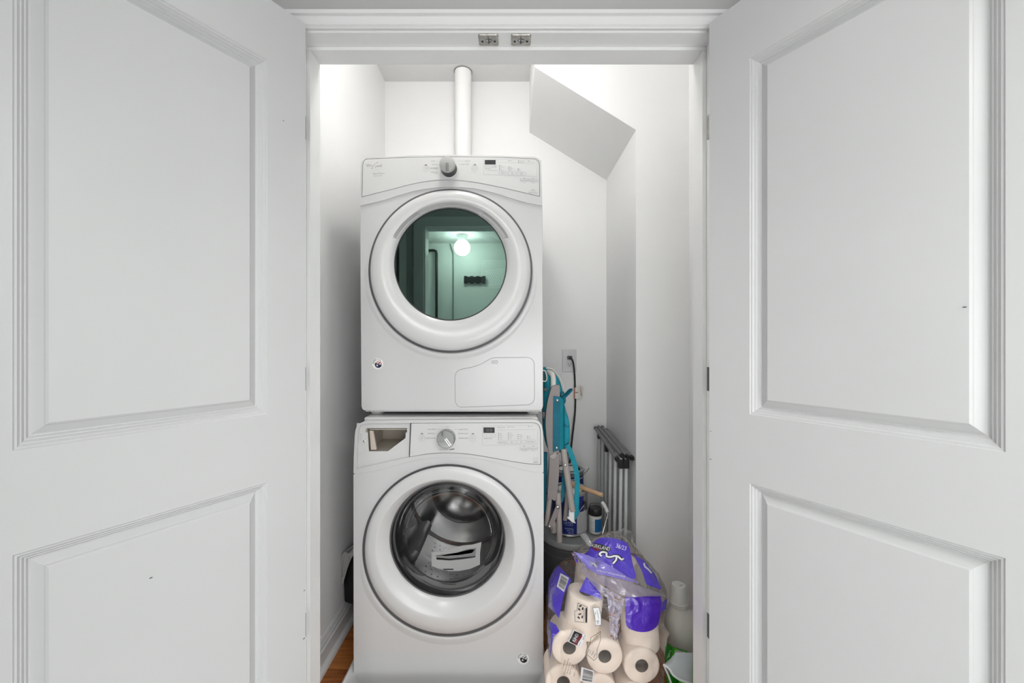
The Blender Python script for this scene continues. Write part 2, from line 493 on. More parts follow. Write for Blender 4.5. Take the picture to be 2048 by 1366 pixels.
globe_light((-0.54, -1.36, RZ), 0.086, M_GLOBE, 'lit white globe ceiling light mirrored in the dryer door glass')
globe_light((-0.14, 1.29, 2.60), 0.075, M_GLOBE2, 'lit white globe ceiling light in the closet behind the door head')
obj('stem', lathe([(0.012, 0), (0.012, ZC - 2.60)], (-0.14, 1.29, 2.60), n=16), M_TRIM, bpy.data.objects['ceiling_light.001'])

M_PIPE = mat('black_pipe', (0.015, 0.015, 0.016), 0.3)
def vm(px, py, Y):   # point of the utility room as it is mirrored by the upright dryer glass
    d = 2 * 1.488 - Y
    return Vector(((px - 1024) * d / F, Y, CH + (683 - py) * d / F))
obj('drain_pipe', tube([vm(800, 501, -1.69), vm(868, 501, -1.69), vm(872, 503, -1.69), vm(873, 508, -1.69), vm(873, 700, -1.69), vm(873, 850, -1.69)], 0.016, 12), M_PIPE,
    label='black wall pipe with one elbow mirrored in the dryer door glass', cat='pipe')
M_CABLE = mat('grey_cable', (0.22, 0.25, 0.23), 0.5)
obj('wall_cable', tube([vm(900, 488, -1.715), vm(904, 500, -1.715), vm(906.5, 520, -1.715), vm(906, 640, -1.715), vm(906, 800, -1.715)], 0.007, 8, 4), M_CABLE,
    label='thin grey cable running down the wall mirrored in the dryer glass', cat='cable')
obj('hook_rail', join(*[box(vm(928 + 6 * i, 0, -1.70).x, vm(935 + 6 * i, 0, -1.70).x, -1.73, -1.69, vm(0, 567 - (i % 2) * 2, -1.7).z, vm(0, 552 + (i % 2) * 1.5, -1.7).z) for i in range(7)]), M_PIPE,
    bevel=0.004, label='short black hook rail on the wall mirrored in the dryer glass', cat='rail')

# ---- the two doors
TH = math.radians(31.75)
def make_door(name, hx, hy, sgn, t0, t1, zt):
    """sgn -1: left leaf, +1: right leaf; local t runs from the hinge edge along the leaf"""
    d = Vector((sgn * math.sin(TH), -math.cos(TH), 0)); nrm = Vector((-sgn * math.cos(TH), -math.sin(TH), 0))
    o = Vector((hx, hy, 0)); wd = t1 + t0 * 0.9; z0 = 0.012; z1 = zt; thk = 0.035
    def P(t, z, dep): return o + d * t + Vector((0, 0, z)) - nrm * dep
    prof = [(0.0, 0.0), (0.0020, 0.0022), (0.0046, 0.0024), (0.0078, 0.0062), (0.0096, 0.0064), (0.0128, 0.0108), (0.0146, 0.0110), (0.0176, 0.0150), (0.0196, 0.0154),
            (0.0325, 0.0068), (0.0340, 0.0048), (0.0372, 0.0026), (0.0374, 0.0026)]
    V, Fc = [], []
    def add(p): V.append(P(*p)); return len(V) - 1
    zs = [(0.23, 0.9175), (1.077, 1.899)]
    # stiles and rails
    lev = [z0, zs[0][0], zs[0][1], zs[1][0], zs[1][1], z1]; tt = [0, t0, t1, wd]
    idx = {}
    for dep in (0, thk):
        for i, t in enumerate(tt):
            for j, z in enumerate(lev): idx[(i, j, dep)] = add((t, z, dep))
        for i in range(3):
            for j in range(5):
                if i == 1 and j in (1, 3): continue
                Fc.append((idx[(i, j, dep)], idx[(i + 1, j, dep)], idx[(i + 1, j + 1, dep)], idx[(i, j + 1, dep)]))
    for i in range(3):
        for j in (0, 5): Fc.append((idx[(i, j, 0)], idx[(i + 1, j, 0)], idx[(i + 1, j, thk)], idx[(i, j, thk)]))
    for j in range(5):
        for i in (0, 3): Fc.append((idx[(i, j, 0)], idx[(i, j + 1, 0)], idx[(i, j + 1, thk)], idx[(i, j, thk)]))
    leaf = struct(name, (V, Fc), M_DOOR, smooth=False, loc=(hx, hy, 0))
    for (za, zb) in zs:
        PV, PF = [], []
        for side in (0, 1):
            rr = []
            for ins, dep in prof:
                dd = dep if side == 0 else thk - dep
                rr.append([P(t0 + ins, za + ins, dd), P(t1 - ins, za + ins, dd), P(t1 - ins, zb - ins, dd), P(t0 + ins, zb - ins, dd)])
            v, f = loft(rr, False, True)
            n = len(PV); PV += v; PF += [tuple(i + n for i in q) for q in f]
        obj('panel', (PV, PF), M_DOOR, leaf, smooth=True, ang=8)
    return leaf, P, wd
d1, P1, w1 = make_door('door_1', -0.5199, 1.007, -1, 0.0915, 0.4645, 2.044)
d2, P2, w2 = make_door('door_2', 0.4965, 1.007, 1, 0.0985, 0.4735, 2.047)
# hinges: leaf on the jamb and knuckle, three to a door
M_DARKM = mat('dark_hinge', (0.12, 0.12, 0.12), 0.4, 0.8)
for dr, jx, s in ((d1, JL, 1), (d2, JR, -1)):
    for k, z in enumerate((1.823, 1.144, 0.479)):
        hm = M_NICKEL if (k == 0 and s < 0) else M_DARKM
        h = obj('hinge', join(box(jx, jx + s * 0.002, 1.052, 1.083, z - 0.032, z + 0.032)), hm, dr, smooth=False)
        obj('knuckle', lathe([(0.005, -0.034), (0.005, 0.034)], (jx + s * 0.006, 1.036, z), n=12), hm, h)
# small knocks in the paint
M_NICK = mat('paint_nick', (0.10, 0.10, 0.10), 0.7)
for P, dr, spots in ((P1, d1, [(0.055, 1.775, .0016), (0.30, 0.80, .0022), (0.003, 0.62, .002), (0.004, 0.50, .0025)]), (P2, d2, [(0.432, 1.30, .002), (0.004, 0.95, .002), (0.004, 1.02, .0015)])):
    nv = []
    for t, z, r in spots:
        dep = 0.0022 if 0.14 < t < 0.42 else -0.0003
        q = [P(t + r * math.cos(a) * 1.4, z + r * 0.6 * math.sin(a), dep) for a in [i * math.pi / 3 for i in range(6)]]
        nv.append((q, [tuple(range(6))]))
    obj('paint_nick', join(*nv), M_NICK, dr, smooth=False)

# vent pipe
px_ = XP(925.5, 2.20)
vp = root('vent_pipe', 'white painted round vent pipe rising behind the dryer to the ceiling', 'pipe', (px_, 2.215, 0.9))
obj('pipe', lathe([(0.046, 0.0), (0.046, ZC - 0.9)], (px_, 2.215, 0.9), n=40), M_WALL, vp)
obj('collar', lathe([(0.050, 0), (0.050, 0.004)], (px_, 2.215, ZC - 0.005), n=40), mat('pipe_top_shadow', (0.25, 0.25, 0.25), 0.8), vp)  # dark ring: shade where the pipe meets the ceiling, put into the colour

# outlet on the back wall
oc = W(1139, 721, YBK - 0.006)
ou = root('wall_outlet', 'white double socket outlet on the back wall beside the dryer', 'outlet', (oc.x, YBK, oc.z - 0.063))
obj('cover_plate', prism(pxpoly(rrect(1125, 699, 1153, 743.5, 1.2, 2), 2.295), 2.2925, 2.2999), M_APPL2, ou, bevel=0.0018)
obj('receptacle', prism(pxpoly(rrect(1134, 710, 1144.5, 733.5, 0.8, 2), 2.292), 2.2908, 2.296), M_APPL2, ou, bevel=0.0008)
sl = []
for py in (715, 727.5):
    for dx in (-2.4, 2.4): sl.append(prism(pxpoly(rrect(1139.2 + dx - 0.6, py - 1.2, 1139.2 + dx + 0.6, py + 1.2, 0.2, 1), 2.291), 2.2902, 2.2925))
    sl.append(prism(pxpoly(circ(1139.2, py + 3.6, 1.1, 10), 2.291), 2.2902, 2.2925))
obj('socket_slot', join(*sl), M_BLACK, ou, smooth=False)
for py in (705, 738.5):
    obj('screw', lathe([(0.003, 0), (0.003, 0.0012), (0.002, 0.002)], W(1139.2, py, 2.294), (0, -1, 0), n=12), M_SILVER, ou)
# cord
cp = [(1139, 716, 2.275), (1142, 716, 2.258), (1145.5, 722, 2.257), (1148, 735, 2.265), (1149.5, 755, 2.275), (1150, 775, 2.275), (1150.8, 800, 2.275), (1150, 825, 2.275), (1147.5, 850, 2.27),
      (1144.5, 875, 2.26), (1142, 900, 2.26), (1138, 930, 2.262), (1120, 960, 2.262), (1095, 985, 2.26), (1075, 995, 2.24)]
cd = root('power_cord', 'black power cord plugged into the outlet, hanging down the back wall', 'cord', W(1139, 721, 2.29))
obj('cable', tube([W(*c) for c in cp], 0.0052, 10, 4), M_RUB, cd)
obj('plug', prism(pxpoly(rrect(1135.2, 711.8, 1144.5, 719.4, 2.4, 3), 2.275), 2.268, 2.2905), M_RUB, cd, bevel=0.002)
M_TAG = mat('tag_paper', (0.80, 0.78, 0.72), 0.6); M_TAGR = mat('tag_red', (0.42, 0.09, 0.04), 0.6)
tg = obj('warning_tag', prism(pxpoly([(1149.2, 775), (1156, 775.5), (1156.3, 797), (1149, 797.5)], 2.264), 2.2635, 2.2645), M_TAG, cd, smooth=False, label='white folded warning tag with red edge')
obj('red_edge', prism(pxpoly([(1148.4, 775), (1150, 775), (1150, 797.4), (1148.4, 797.4)], 2.2632), 2.2630, 2.2634), M_TAGR, tg, smooth=False)
obj('tag_flap', join(([tuple(W(*p)) for p in ((1156, 776, 2.264), (1161, 771.5, 2.275), (1163, 797, 2.275), (1156, 797, 2.264), (1167, 774.5, 2.29), (1165, 794, 2.29))], [(0, 1, 2, 3), (1, 4, 5, 2)])), M_TAG, tg, smooth=False)
obj('red_print', ([tuple(W(*p)) for p in ((1159.8, 772, 2.2735), (1161.2, 771.5, 2.2745), (1163.3, 791, 2.2745), (1161.8, 791.5, 2.2735))], [(0, 1, 2, 3)]), M_TAGR, tg, smooth=False)
obj('tag_symbol', strokes([[(1151.2, 785.2), (1155, 785.2)]], 1.6, 2.263), M_INK, tg, smooth=False)
# ================================================================== THE DRYER
YD = 1.504
def appliance_box(x0, x1, y0, y1, z0, z1, t=0.006):
    """cabinet open at the front"""
    return join(box(x0, x0 + t, y0, y1, z0, z1), box(x1 - t, x1, y0, y1, z0, z1), box(x0 + t, x1 - t, y0, y1, z1 - t, z1), box(x0 + t, x1 - t, y0, y1, z0, z0 + t),
                box(x0 + t, x1 - t, y1 - t, y1, z0 + t, z1 - t))

def smoothstep(a, b, x):
    t = max(0.0, min(1.0, (x - a) / (b - a))); return t * t * (3 - 2 * t)

def ring_mesh(keys, n=192, sub=5, extra=None):
    """door ring lofted through eccentric circles (px, py, r px, Y)"""
    P = smooth_path([Vector((k[0], k[1], k[2])) for k in keys], sub)
    Yk = smooth_path([Vector((k[3], 0, 0)) for k in keys], sub)
    rings = []
    for j, (c, yv) in enumerate(zip(P, Yk)):
        rr = []
        for i in range(n):
            th = 2 * math.pi * i / n
            Y = yv.x + (extra(math.degrees(th), c.z) if extra else 0)
            p = W(c.x + c.z * math.cos(th), c.y - c.z * math.sin(th), yv.x)
            rr.append(Vector((p.x, Y, p.z)))
        rings.append(rr)
    return loft(rings)

dx0, dx1 = XP(720, YD), XP(1085, YD)
dz0, dz1 = ZP(820, YD), ZP(312, YD)
DR = root('clothes_dryer', 'white front-load dryer with green-tinted round glass stacked on the washer', 'dryer', ((dx0 + dx1) / 2, YD + 0.3, 0.9655))
topc = [(719.8, 411), (720.2, 380), (721.5, 330), (723, 323), (727, 317.5), (733, 315), (818, 311), (897, 309.8), (996, 311), (1069, 313.8), (1076, 316), (1081, 320.5), (1082.5, 328), (1084, 380), (1084.8, 411)]
front = topc + [(1085.5, 600), (1086.2, 812), (1084.5, 818), (1080, 821), (728, 821), (724, 818), (722.5, 812), (721, 600)]
obj('front_panel', prism(pxpoly(front, YD), YD, YD + 0.024, [pxpoly(circ(901, 541, 150, 72), YD)]), M_APPL, DR, bevel=0.005, seg=3)
obj('cabinet', appliance_box(dx0 + 0.004, dx1 - 0.004, YD + 0.02, 2.135, dz0 + 0.004, dz1 - 0.006), M_APPL, DR, bevel=0.002)
# drum behind the glass
cD = W(901, 535, YD)
obj('drum', lathe([(0.225, 0.0), (0.285, 0.05), (0.285, 0.50), (0.26, 0.52)], (cD.x, YD + 0.025, cD.z), (0, 1, 0), 48, False, True), mat('drum_grey', (0.16, 0.165, 0.165), 0.35, 0.4), DR)
# fascia under the controls and the control plate
low = catmull2([(719.8, 411.5), (765, 400.7), (795, 391.5), (830, 381.5), (870, 375.5), (901, 374), (935, 375.5), (960, 379), (996, 388), (1046, 403.6), (1084.6, 411.3)], 6)
fas = topc[1:-1] + list(reversed(low))
YFa = YD - 0.005
pan_top = [(723.3, 394.3), (724, 360), (724.6, 332), (726, 324), (730, 319), (736, 317.3), (818.6, 314), (897.6, 312.8), (996, 314), (1066, 316.6), (1072, 318), (1077, 321.5), (1079.3, 328), (1079.6, 360), (1079.6, 393.4)]
pan_low = catmull2([(1079.6, 393.4), (1036, 383), (986.6, 372), (937, 363.2), (897.6, 360.4), (868, 361.4), (828.5, 367.6), (779, 380.3), (723.3, 394.3)], 6)
hole = pan_top + pan_low[1:-1]
obj('fascia', prism(pxpoly(fas, YFa), YFa, YFa + 0.010, [pxpoly(hole, YFa)]), M_APPL, DR, bevel=0.0022, seg=3)
obj('panel_gap', prism(pxpoly(hole, YFa), YFa + 0.003, YFa + 0.005), M_GAP, DR, smooth=False)
def inset(poly, d):
    cx = sum(p[0] for p in poly) / len(poly); n = len(poly); out = []
    for i in range(n):
        a, b, c = Vector(poly[i - 1]), Vector(poly[i]), Vector(poly[(i + 1) % n])
        e1 = (b - a); e2 = (c - b)
        if e1.length < 1e-6 or e2.length < 1e-6: out.append(tuple(b)); continue
        e1.normalize(); e2.normalize()
        n1 = Vector((-e1.y, e1.x)); n2 = Vector((-e2.y, e2.x)); m = (n1 + n2); m.normalize()
        k = d / max(0.4, m.dot(n1)); out.append((b.x + m.x * k, b.y + m.y * k))
    return out
YC = YD - 0.0065
pin = inset(hole, 0.85)
cpD = obj('control_panel', prism(pxpoly(pin, YC), YC, YC + 0.008), M_APPL2, DR, bevel=0.0008, seg=2)
YT = YC - 0.0004
L = []
def dots(pts, s=1.5): return [strokes([[(x - .15, y), (x + .15, y)]], s * 0.85, YT) for x, y in pts]
ink = [lettering([('TOWELS', 871, 322.2, 1.7, 'r'), ('REGULAR', 875, 328.8, 1.7, 'r'), ('QUICK DRY', 876, 336.2, 2.0, 'r'), ('High Energy', 876, 338.6, 1.2, 'r'),
                  ('TIMED DRY', 876, 344.0, 2.0, 'r'), ('High Energy', 876, 346.6, 1.2, 'r'),
                  ('DELICATE', 930, 322.0, 1.7, 'l'), ('HEAVY DUTY', 923, 328.6, 1.8, 'l'),
                  ('HybridCare', 757.5, 346.9, 2.7, 'c', 3, 23), ('heat pump dryer', 756, 351.3, 1.6, 'c', 3, 18),
                  ('Delay', 976, 337.2, 1.3, 'l'), ('Start with Steam Refresh', 975, 340.3, 1.3, 'l', 0, 19),
                  ('Damp', 1001, 331, 1.2, 'l'), ('Very Dry', 1001, 334.2, 1.2, 'l'), ('Less', 1001, 337.4, 1.2, 'l'), ('More Dry', 1001, 340.6, 1.2, 'l'),
                  ('High', 1020, 334.3, 1.2, 'l'), ('Medium', 1020, 337.5, 1.2, 'l'), ('Low', 1020, 340.7, 1.2, 'l'), ('Eco', 1038.5, 338, 1.2, 'l'), ('Off', 1038.5, 341.2, 1.2, 'l'),
                  ('Dryness', 1006, 346, 1.6), ('Temp', 1024.5, 345.4, 1.5), ('Level', 1024.5, 348, 1.3), ('Wrinkle', 1043, 345.8, 1.5), ('Shield', 1043, 348.6, 1.3),
                  ('Damp', 1020, 321.2, 1.3, 'l'), ('Check Lint', 1040, 321.9, 1.3, 'l'), ('Empty Tank', 1040, 324.7, 1.3, 'l'), ('Lock', 1058, 322.6, 1.3, 'l'),
                  ('Cycle Signal', 1048.5, 360.3, 1.7, 'c', 0, 15), ('Control Lock', 1066.5, 361, 1.7, 'c', 0, 15), ('hold 3 sec', 1048.5, 365, 1.1), ('hold 3 sec', 1066.5, 365.4, 1.1),
                  ('Sensor Drying', 1066, 385.4, 2.1, 'c', -4, 18), ('advanced', 1066, 382.3, 1.0, 'c', -4, 11), ('oo', 1066, 379.3, 2.4, 'c', 0, 6)], YT)]
ink += dots([(999, 330.6), (999, 333.7), (999, 336.9), (999, 340), (1017.8, 334), (1017.8, 337.2), (1017.8, 340.4), (1036.3, 337.8), (1036.3, 341), (972.6, 337.6), (1017.8, 321), (1037.3, 321.6), (1037.3, 324.5), (1056.7, 322.4), (1048.5, 355.7), (1066, 357)])
ink += [strokes([[(850.4, 329.8), (853.2, 329.8)], [(948.4, 329.4), (951, 329.4)]], 1.7, YT)]
obj('lettering', join(*ink), M_INK, cpD, smooth=False, kind='stuff')
fine = strokes([circ(851.8, 337, 5.9, 28, True), circ(851.8, 337, 1.9, 14, True), circ(949.5, 336.4, 5.9, 28, True), [(947.6, 334), (947.6, 339), (951.5, 336.5), (947.6, 334)], [(952, 336.5), (953.8, 336.5)],
                [(967.5, 317.8), (1070, 318.7), (1073, 320.5), (1074.5, 324), (1073.4, 353.2), (967.5, 349), (967.5, 317.8)], [(998, 324.6), (1069, 327.2)],
                rrect(969, 332, 992.5, 335.2, 1, 3, True), rrect(997.5, 343, 1014.5, 348.6, 1, 3, True), rrect(1016.3, 343.6, 1032.6, 349.6, 1, 3, True), rrect(1034.8, 344.2, 1051.4, 350.2, 1, 3, True),
                rrect(1040.7, 357.4, 1057, 362.6, 1, 3, True), rrect(1058.4, 358, 1074.8, 363.4, 1, 3, True),
                [(873, 322.4), (881, 322.6)], [(877, 329), (879, 329)], [(915, 322), (928, 322)], [(917, 328.6), (922, 328.8)]], 0.45, YT)
obj('button_outline', join(fine, lettering([('start', 949.5, 344.5, 1.2)], YT)), M_INKL, cpD, smooth=False, kind='stuff')
obj('display', prism(pxpoly(rrect(969.5, 320, 991.3, 328.8, 0.6, 2), YT), YT - 0.0003, YT + 0.001), M_LCD, cpD, smooth=False)
# brand mark in raised silver letters with its swoosh
bm_ = join(lettering([('Whirlpool', 748, 331, 6.0, 'c', 0, 31)], YT),
           tube([W(x, y, YT) for x, y in [(744, 337.5), (742.4, 336.4), (746, 331), (752, 326), (756, 324.4), (756.4, 326.2), (752, 330.4), (746.5, 335.5), (743.5, 337.6)]], 0.0011, 6, 4))
obj('brand_mark', bm_, mat('silver_print', (0.50, 0.50, 0.49), 0.25, 0.7), cpD, smooth=False)
# dial
def dial(cx, cy, r, Yb, depth, parent, side, face, ridge_ang, collar, ptr=None):
    c = W(cx, cy, Yb)
    k = Yb / F
    db = obj('dial', lathe([(r * k * 1.04, 0.0), (r * k * 0.97, depth * 0.85), (r * k * 0.93, depth * 0.97)], c, (0, -1, 0), 48, True, True), side, parent)
    obj('dial_face', lathe([(r * k * 0.985, depth * 0.80), (r * k * 1.0, depth * 0.93), (r * k * 0.93, depth * 1.0), (r * k * 0.55, depth * 1.015), (0.0003, depth * 1.02)], c, (0, -1, 0), 48, True, True), face, db)
    obj('collar', lathe([(r * k * 1.16, 0.0), (r * k * 1.14, 0.002), (r * k * 1.02, 0.003)], c, (0, -1, 0), 48, True, True), collar, db)
    a = math.radians(ridge_ang); rk = r * k
    M = Matrix.Translation(c) @ Matrix.Rotation(a, 4, 'Y')
    y = -depth * 1.02
    obj('pointer', join(xform(box(-0.0045, -0.0015, y - 0.0025, y + 0.004, -rk * 0.92, rk * 0.12), M), xform(box(0.0015, 0.0045, y - 0.0025, y + 0.004, -rk * 0.92, rk * 0.12), M)), ptr or face, db, bevel=0.0008)
    return db
dial(898.3, 338.8, 15.6, YC, 0.046, DR, M_RUB, M_SILVER, 0, M_APPL2, mat('pointer_grey', (0.22, 0.22, 0.22), 0.35, 0.9))
# door
def grip(a, r):
    d = 0.0
    for lo, hi in ((28, 60), (120, 152)):
        m = smoothstep(lo - 1.2, lo + 1.2, a) * (1 - smoothstep(hi - 1.2, hi + 1.2, a))
        d += 0.022 * m * smoothstep(116, 119, r) * (1 - smoothstep(128.0, 130, r))
    m = smoothstep(60, 62, a) * (1 - smoothstep(118, 120, a))
    d += 0.014 * m * (1 - smoothstep(122, 134, r)) * smoothstep(111, 113, r)
    return d
dkeys = [(901, 541, 160.3, 1.5035), (901, 541, 160.3, 1.480), (901, 541, 158.5, 1.470), (901, 540.5, 153, 1.4635), (901, 538.5, 143, 1.461), (901, 535, 131, 1.464), (901, 531.5, 121, 1.471), (901, 529, 113.5, 1.483), (901, 528.5, 111.3, 1.490)]
dd = obj('door', ring_mesh(dkeys, 240, 6, grip), M_APPL, DR, ang=50)
obj('door_rim', loft([pring(901, 528.5, 113.0, 1.4845, 96), pring(901, 528.5, 111.4, 1.4835, 96), pring(901, 528.5, 110.6, 1.4875, 96)]), M_GAP, dd)
M_TEAL = mirror_glass('teal_mirror_glass', (0.25, 0.38, 0.33), (0.42, 0.48, 0.47), 0.50)
obj('door_glass', ([p for p in pring(901, 528.5, 112, 1.488, 96)], [tuple(range(96))]), M_TEAL, dd, smooth=False)
obj('door_gap', loft([pring(901, 541.8, 164.2, 1.5030, 128), pring(901, 541.8, 163.2, 1.5022, 128), pring(901, 541, 158, 1.5028, 128)]), M_RING, DR)  # dark ring: shade of the gap round the door put into the colour
sur = [(901.5, 543, 178, 1.5042), (901.5, 543, 175.5, 1.5034), (901.3, 543, 172, 1.5012), (901, 542.5, 168, 1.5000), (901, 542, 166, 1.5012), (901, 542, 164, 1.5036)]
obj('door_surround', ring_mesh(sur, 160, 4, lambda a, r: 0.0045 * (smoothstep(-25, 20, math.degrees(math.asin(math.sin(math.radians(a))))))), M_APPL, DR, ang=70)
# lint screen in the drum, seen through the glass
lsY = 1.515
lp = rrect(962, 520, 1030, 576, 6, 4)
ls = obj('lint_screen', prism(pxpoly(lp, lsY), lsY, lsY + 0.004), mat('screen_grey', (0.30, 0.33, 0.31), 0.4), DR, bevel=0.001)
hl = []
for r_ in range(9):
    for c_ in range(11):
        x = 974 + c_ * 4.2 + (r_ % 2) * 2.1 - r_ * 0.3; y = 571 - r_ * 3.6 - c_ * 0.5
        hl.append([W(q[0], q[1], lsY - 0.0006) for q in circ(x, y, 1.1, 7)])
obj('screen_hole', ([p for h in hl for p in h], [tuple(range(7 * i, 7 * i + 7)) for i in range(len(hl))]), mat('hole_light', (0.75, 0.80, 0.78), 0.4), ls, smooth=False)
# condenser hatch with its hairline joint
hat = catmull2([(909.5, 755), (911.5, 746), (917, 740.3), (926, 737.3), (946, 733.3), (962, 727.5), (976, 719.5), (984, 715.8), (992, 714.8)], 4) + [(1054, 714.4)] + \
      catmull2([(1058, 714.9), (1065, 718.8), (1069, 727)], 4) + [(1069.4, 792)] + catmull2([(1069.2, 797), (1066, 805), (1057, 810)], 4) + [(990, 812.5), (925, 814.8)] + catmull2([(922, 814.8), (914.5, 811.5), (910, 802)], 4)
obj('hatch_gap', prism(pxpoly(hat, YD), YD - 0.0003, YD + 0.001), mat('hatch_joint', (0.20, 0.20, 0.20), 0.6), DR, smooth=False)
ht = obj('hatch', prism(pxpoly(inset(hat, 0.75), YD), YD - 0.0012, YD + 0.001), M_APPL, DR, bevel=0.0006)
yh = YD - 0.0016
obj('hatch_symbol', strokes([catmull2([(988.5, 722), (985.5, 721.3), (983.7, 724), (985.5, 727), (988, 725.6), (989.6, 723.2), (992, 721.3), (994.8, 722.2), (995, 725), (992.6, 727.2), (989.8, 726)], 3)], 0.65, yh), M_INK, ht, smooth=False)
# bottom rail, screws and feet
obj('base_rail', box(XP(729, YD), XP(1083, YD), YD + 0.006, YD + 0.03, ZP(824, YD), dz0 + 0.006), M_APPL2, DR, bevel=0.002)
for px in (733, 742, 748, 1062, 1068, 1077):
    obj('screw', lathe([(0.0035, 0), (0.0035, 0.002), (0.002, 0.003)], W(px, 821.8, YD + 0.006), (0, -1, 0), n=12), M_SILVER, DR)
for px in (754, 1066):
    for yy in (1.565, 2.05):
        obj('foot', lathe([(0.022, 0.0), (0.024, 0.004), (0.024, 0.010), (0.018, 0.013), (0.012, 0.014), (0.012, 0.028)], (XP(px, 1.555), yy, 0.9652), n=28), M_APPL2, DR)

# round sticker with arched AMERICA over a flag ball
M_NAVY = mat('sticker_navy', (0.010, 0.014, 0.05), 0.4); M_RED = mat('sticker_red', (0.33, 0.02, 0.03), 0.4)
def sticker(parent, cx, cy, R, Y, colour):
    k = R / 11.0
    st = obj('sticker', prism(pxpoly(circ(cx + 0.5 * k, cy, R, 36), Y), Y - 0.0004, Y + 0.0004), M_WHITE, parent, smooth=False, label='round AMERICA sticker with a flag ball')
    y1 = Y - 0.0008
    V, Fc = [], []
    for i, ch in enumerate('AMERICA'):
        a = math.radians(172 - i * 19.5)
        x = cx + 0.2 * k + math.cos(a) * 8.7 * k; yy = cy - math.sin(a) * 8.7 * k
        v, f = lettering([(ch, x, yy, 3.4 * k, 'c', math.degrees(a) - 90)], y1)
        n = len(V); V += v; Fc += [tuple(q + n for q in ff) for ff in f]
    obj('lettering', (V, Fc), M_BLACK, st, smooth=False)
    bx, by, br = cx + 1.6 * k, cy + 1.2 * k, 7.0 * k
    # ball: navy lower part, red stripes above a tilted line
    tilt = math.radians(-22)
    def R2(x, y): return (bx + x * math.cos(tilt) - y * math.sin(tilt), by - (x * math.sin(tilt) + y * math.cos(tilt)))
    low = [R2(br * math.cos(math.radians(a)), br * math.sin(math.radians(a))) for a in range(180, 361, 12)]
    low = [R2(-br, 0.8 * k), ] + low + [R2(br, 0.8 * k)]
    obj('star_field', prism(pxpoly(low, y1), y1 - 0.0002, y1 + 0.0001), M_NAVY if colour else M_BLACK, st, smooth=False)
    sp = []
    for i in range(10):
        a = math.radians(90 + 36 * i); rr = (2.4 if i % 2 == 0 else 1.05) * k
        sp.append(R2(-1.4 * k + rr * math.cos(a), -2.7 * k + rr * math.sin(a)))
    obj('star', prism(pxpoly(sp, y1 - 0.0005), y1 - 0.0006, y1 - 0.0003), M_WHITE, st, smooth=False)
    for s0, s1 in ((-5.2, -3.6), (-1.6, 1.4), (3.4, 5.8)):
        pts = []
        for j in range(7):
            t = j / 6; yy = 1.4 * k + t * (br - 1.6 * k)
            pts.append((s0 * k + t * t * 2.2 * k + t * 1.5 * k, yy))
        for j in range(6, -1, -1):
            t = j / 6; yy = 1.4 * k + t * (br - 1.6 * k)
            pts.append((s1 * k + t * t * 2.2 * k + t * 1.0 * k, yy))
        pts = [(max(-math.sqrt(max(0, br * br - y * y)), min(math.sqrt(max(0, br * br - y * y)), x)), y) for x, y in pts]
        obj('stripe', prism(pxpoly([R2(*p) for p in pts], y1), y1 - 0.0002, y1 + 0.0001), M_RED if colour else M_INK, st, smooth=False)
sticker(DR, 755, 727.5, 11.2, YD - 0.0004, True)

# ================================================================== THE WASHER
YW = 1.444
wx0, wx1 = XP(707, YW), XP(1087, YW)
WA = root('washing_machine', 'white front-load washer under the dryer with its detergent drawer front missing', 'washer', ((wx0 + wx1) / 2, YW + 0.3, 0.055))
wl = catmull2([(706.8, 949), (739, 944), (788, 932), (837, 919.5), (895, 914.5), (954, 917), (993, 925), (1032, 936), (1060, 942.5), (1087.4, 946.6)], 5)
YB0 = YW + 0.002
body = [(706.8, 949), (707.5, 1380), (710, 1386), (1084, 1386), (1086.5, 1380), (1087.4, 946)] + list(reversed(wl))[1:-1]
body = list(reversed(wl)) + [(706.8, 1000), (707.5, 1380), (710, 1386), (1084, 1386), (1086.5, 1380), (1087.4, 1000)]
obj('front_panel', prism(pxpoly(body, YB0), YB0, YB0 + 0.022, [pxpoly(circ(897, 1100, 158, 72), YB0)]), M_APPL, WA, bevel=0.004, seg=3)
obj('cabinet', appliance_box(wx0 + 0.006, wx1 - 0.006, YW + 0.09, 2.13, 0.075, 0.942), M_APPL, WA, bevel=0.004)
obj('cabinet_side', join(box(wx0 + 0.006, wx0 + 0.012, YW + 0.02, YW + 0.092, 0.075, 0.88), box(wx1 - 0.012, wx1 - 0.006, YW + 0.02, YW + 0.092, 0.075, 0.88)), M_APPL, WA, smooth=False, kind='stuff')
# top with rounded front corners
obj('top_panel', join(box(wx0 + 0.026, wx1 - 0.018, YW + 0.030, 2.12, 0.950, 0.9650)), M_APPL, WA, bevel=0.006, seg=3)
ft = [(706.8, 946)] + [(707.6, 910), (709.5, 872)] + catmull2([(710.5, 862), (714, 852.5), (722, 845.5), (735, 842)], 4) + [(800, 840.6), (897, 839.8), (1000, 839.4), (1064, 839.2)] + \
     catmull2([(1066, 839.3), (1076, 842), (1083, 850), (1085.6, 862)], 4) + [(1086.6, 890), (1087.2, 944)]
fas = ft + list(reversed(wl))[1:-1]
hole = [(715.5, 872), (717, 860)] + catmull2([(718.5, 855), (722, 850), (728, 847.6), (738, 846.6)], 3) + [(820, 846.0), (900, 845.6), (1000, 845.2), (1064, 845.0)] + \
       catmull2([(1068, 845.2), (1075, 847.6), (1079.6, 853.5), (1081.3, 862)], 3) + [(1081.8, 900), (1082, 929.6)] + \
       catmull2([(1082, 929.6), (1051, 927.4), (1012, 921.2), (973, 914.3), (934, 908.4), (895, 906.3), (856, 908.4), (819, 914.2), (790, 920.5), (750, 929.5), (713, 938)], 4)[1:]
obj('fascia', prism(pxpoly(fas, YW), YW, YW + 0.10, [pxpoly(hole, YW)]), M_APPL, WA, bevel=0.004, seg=4)
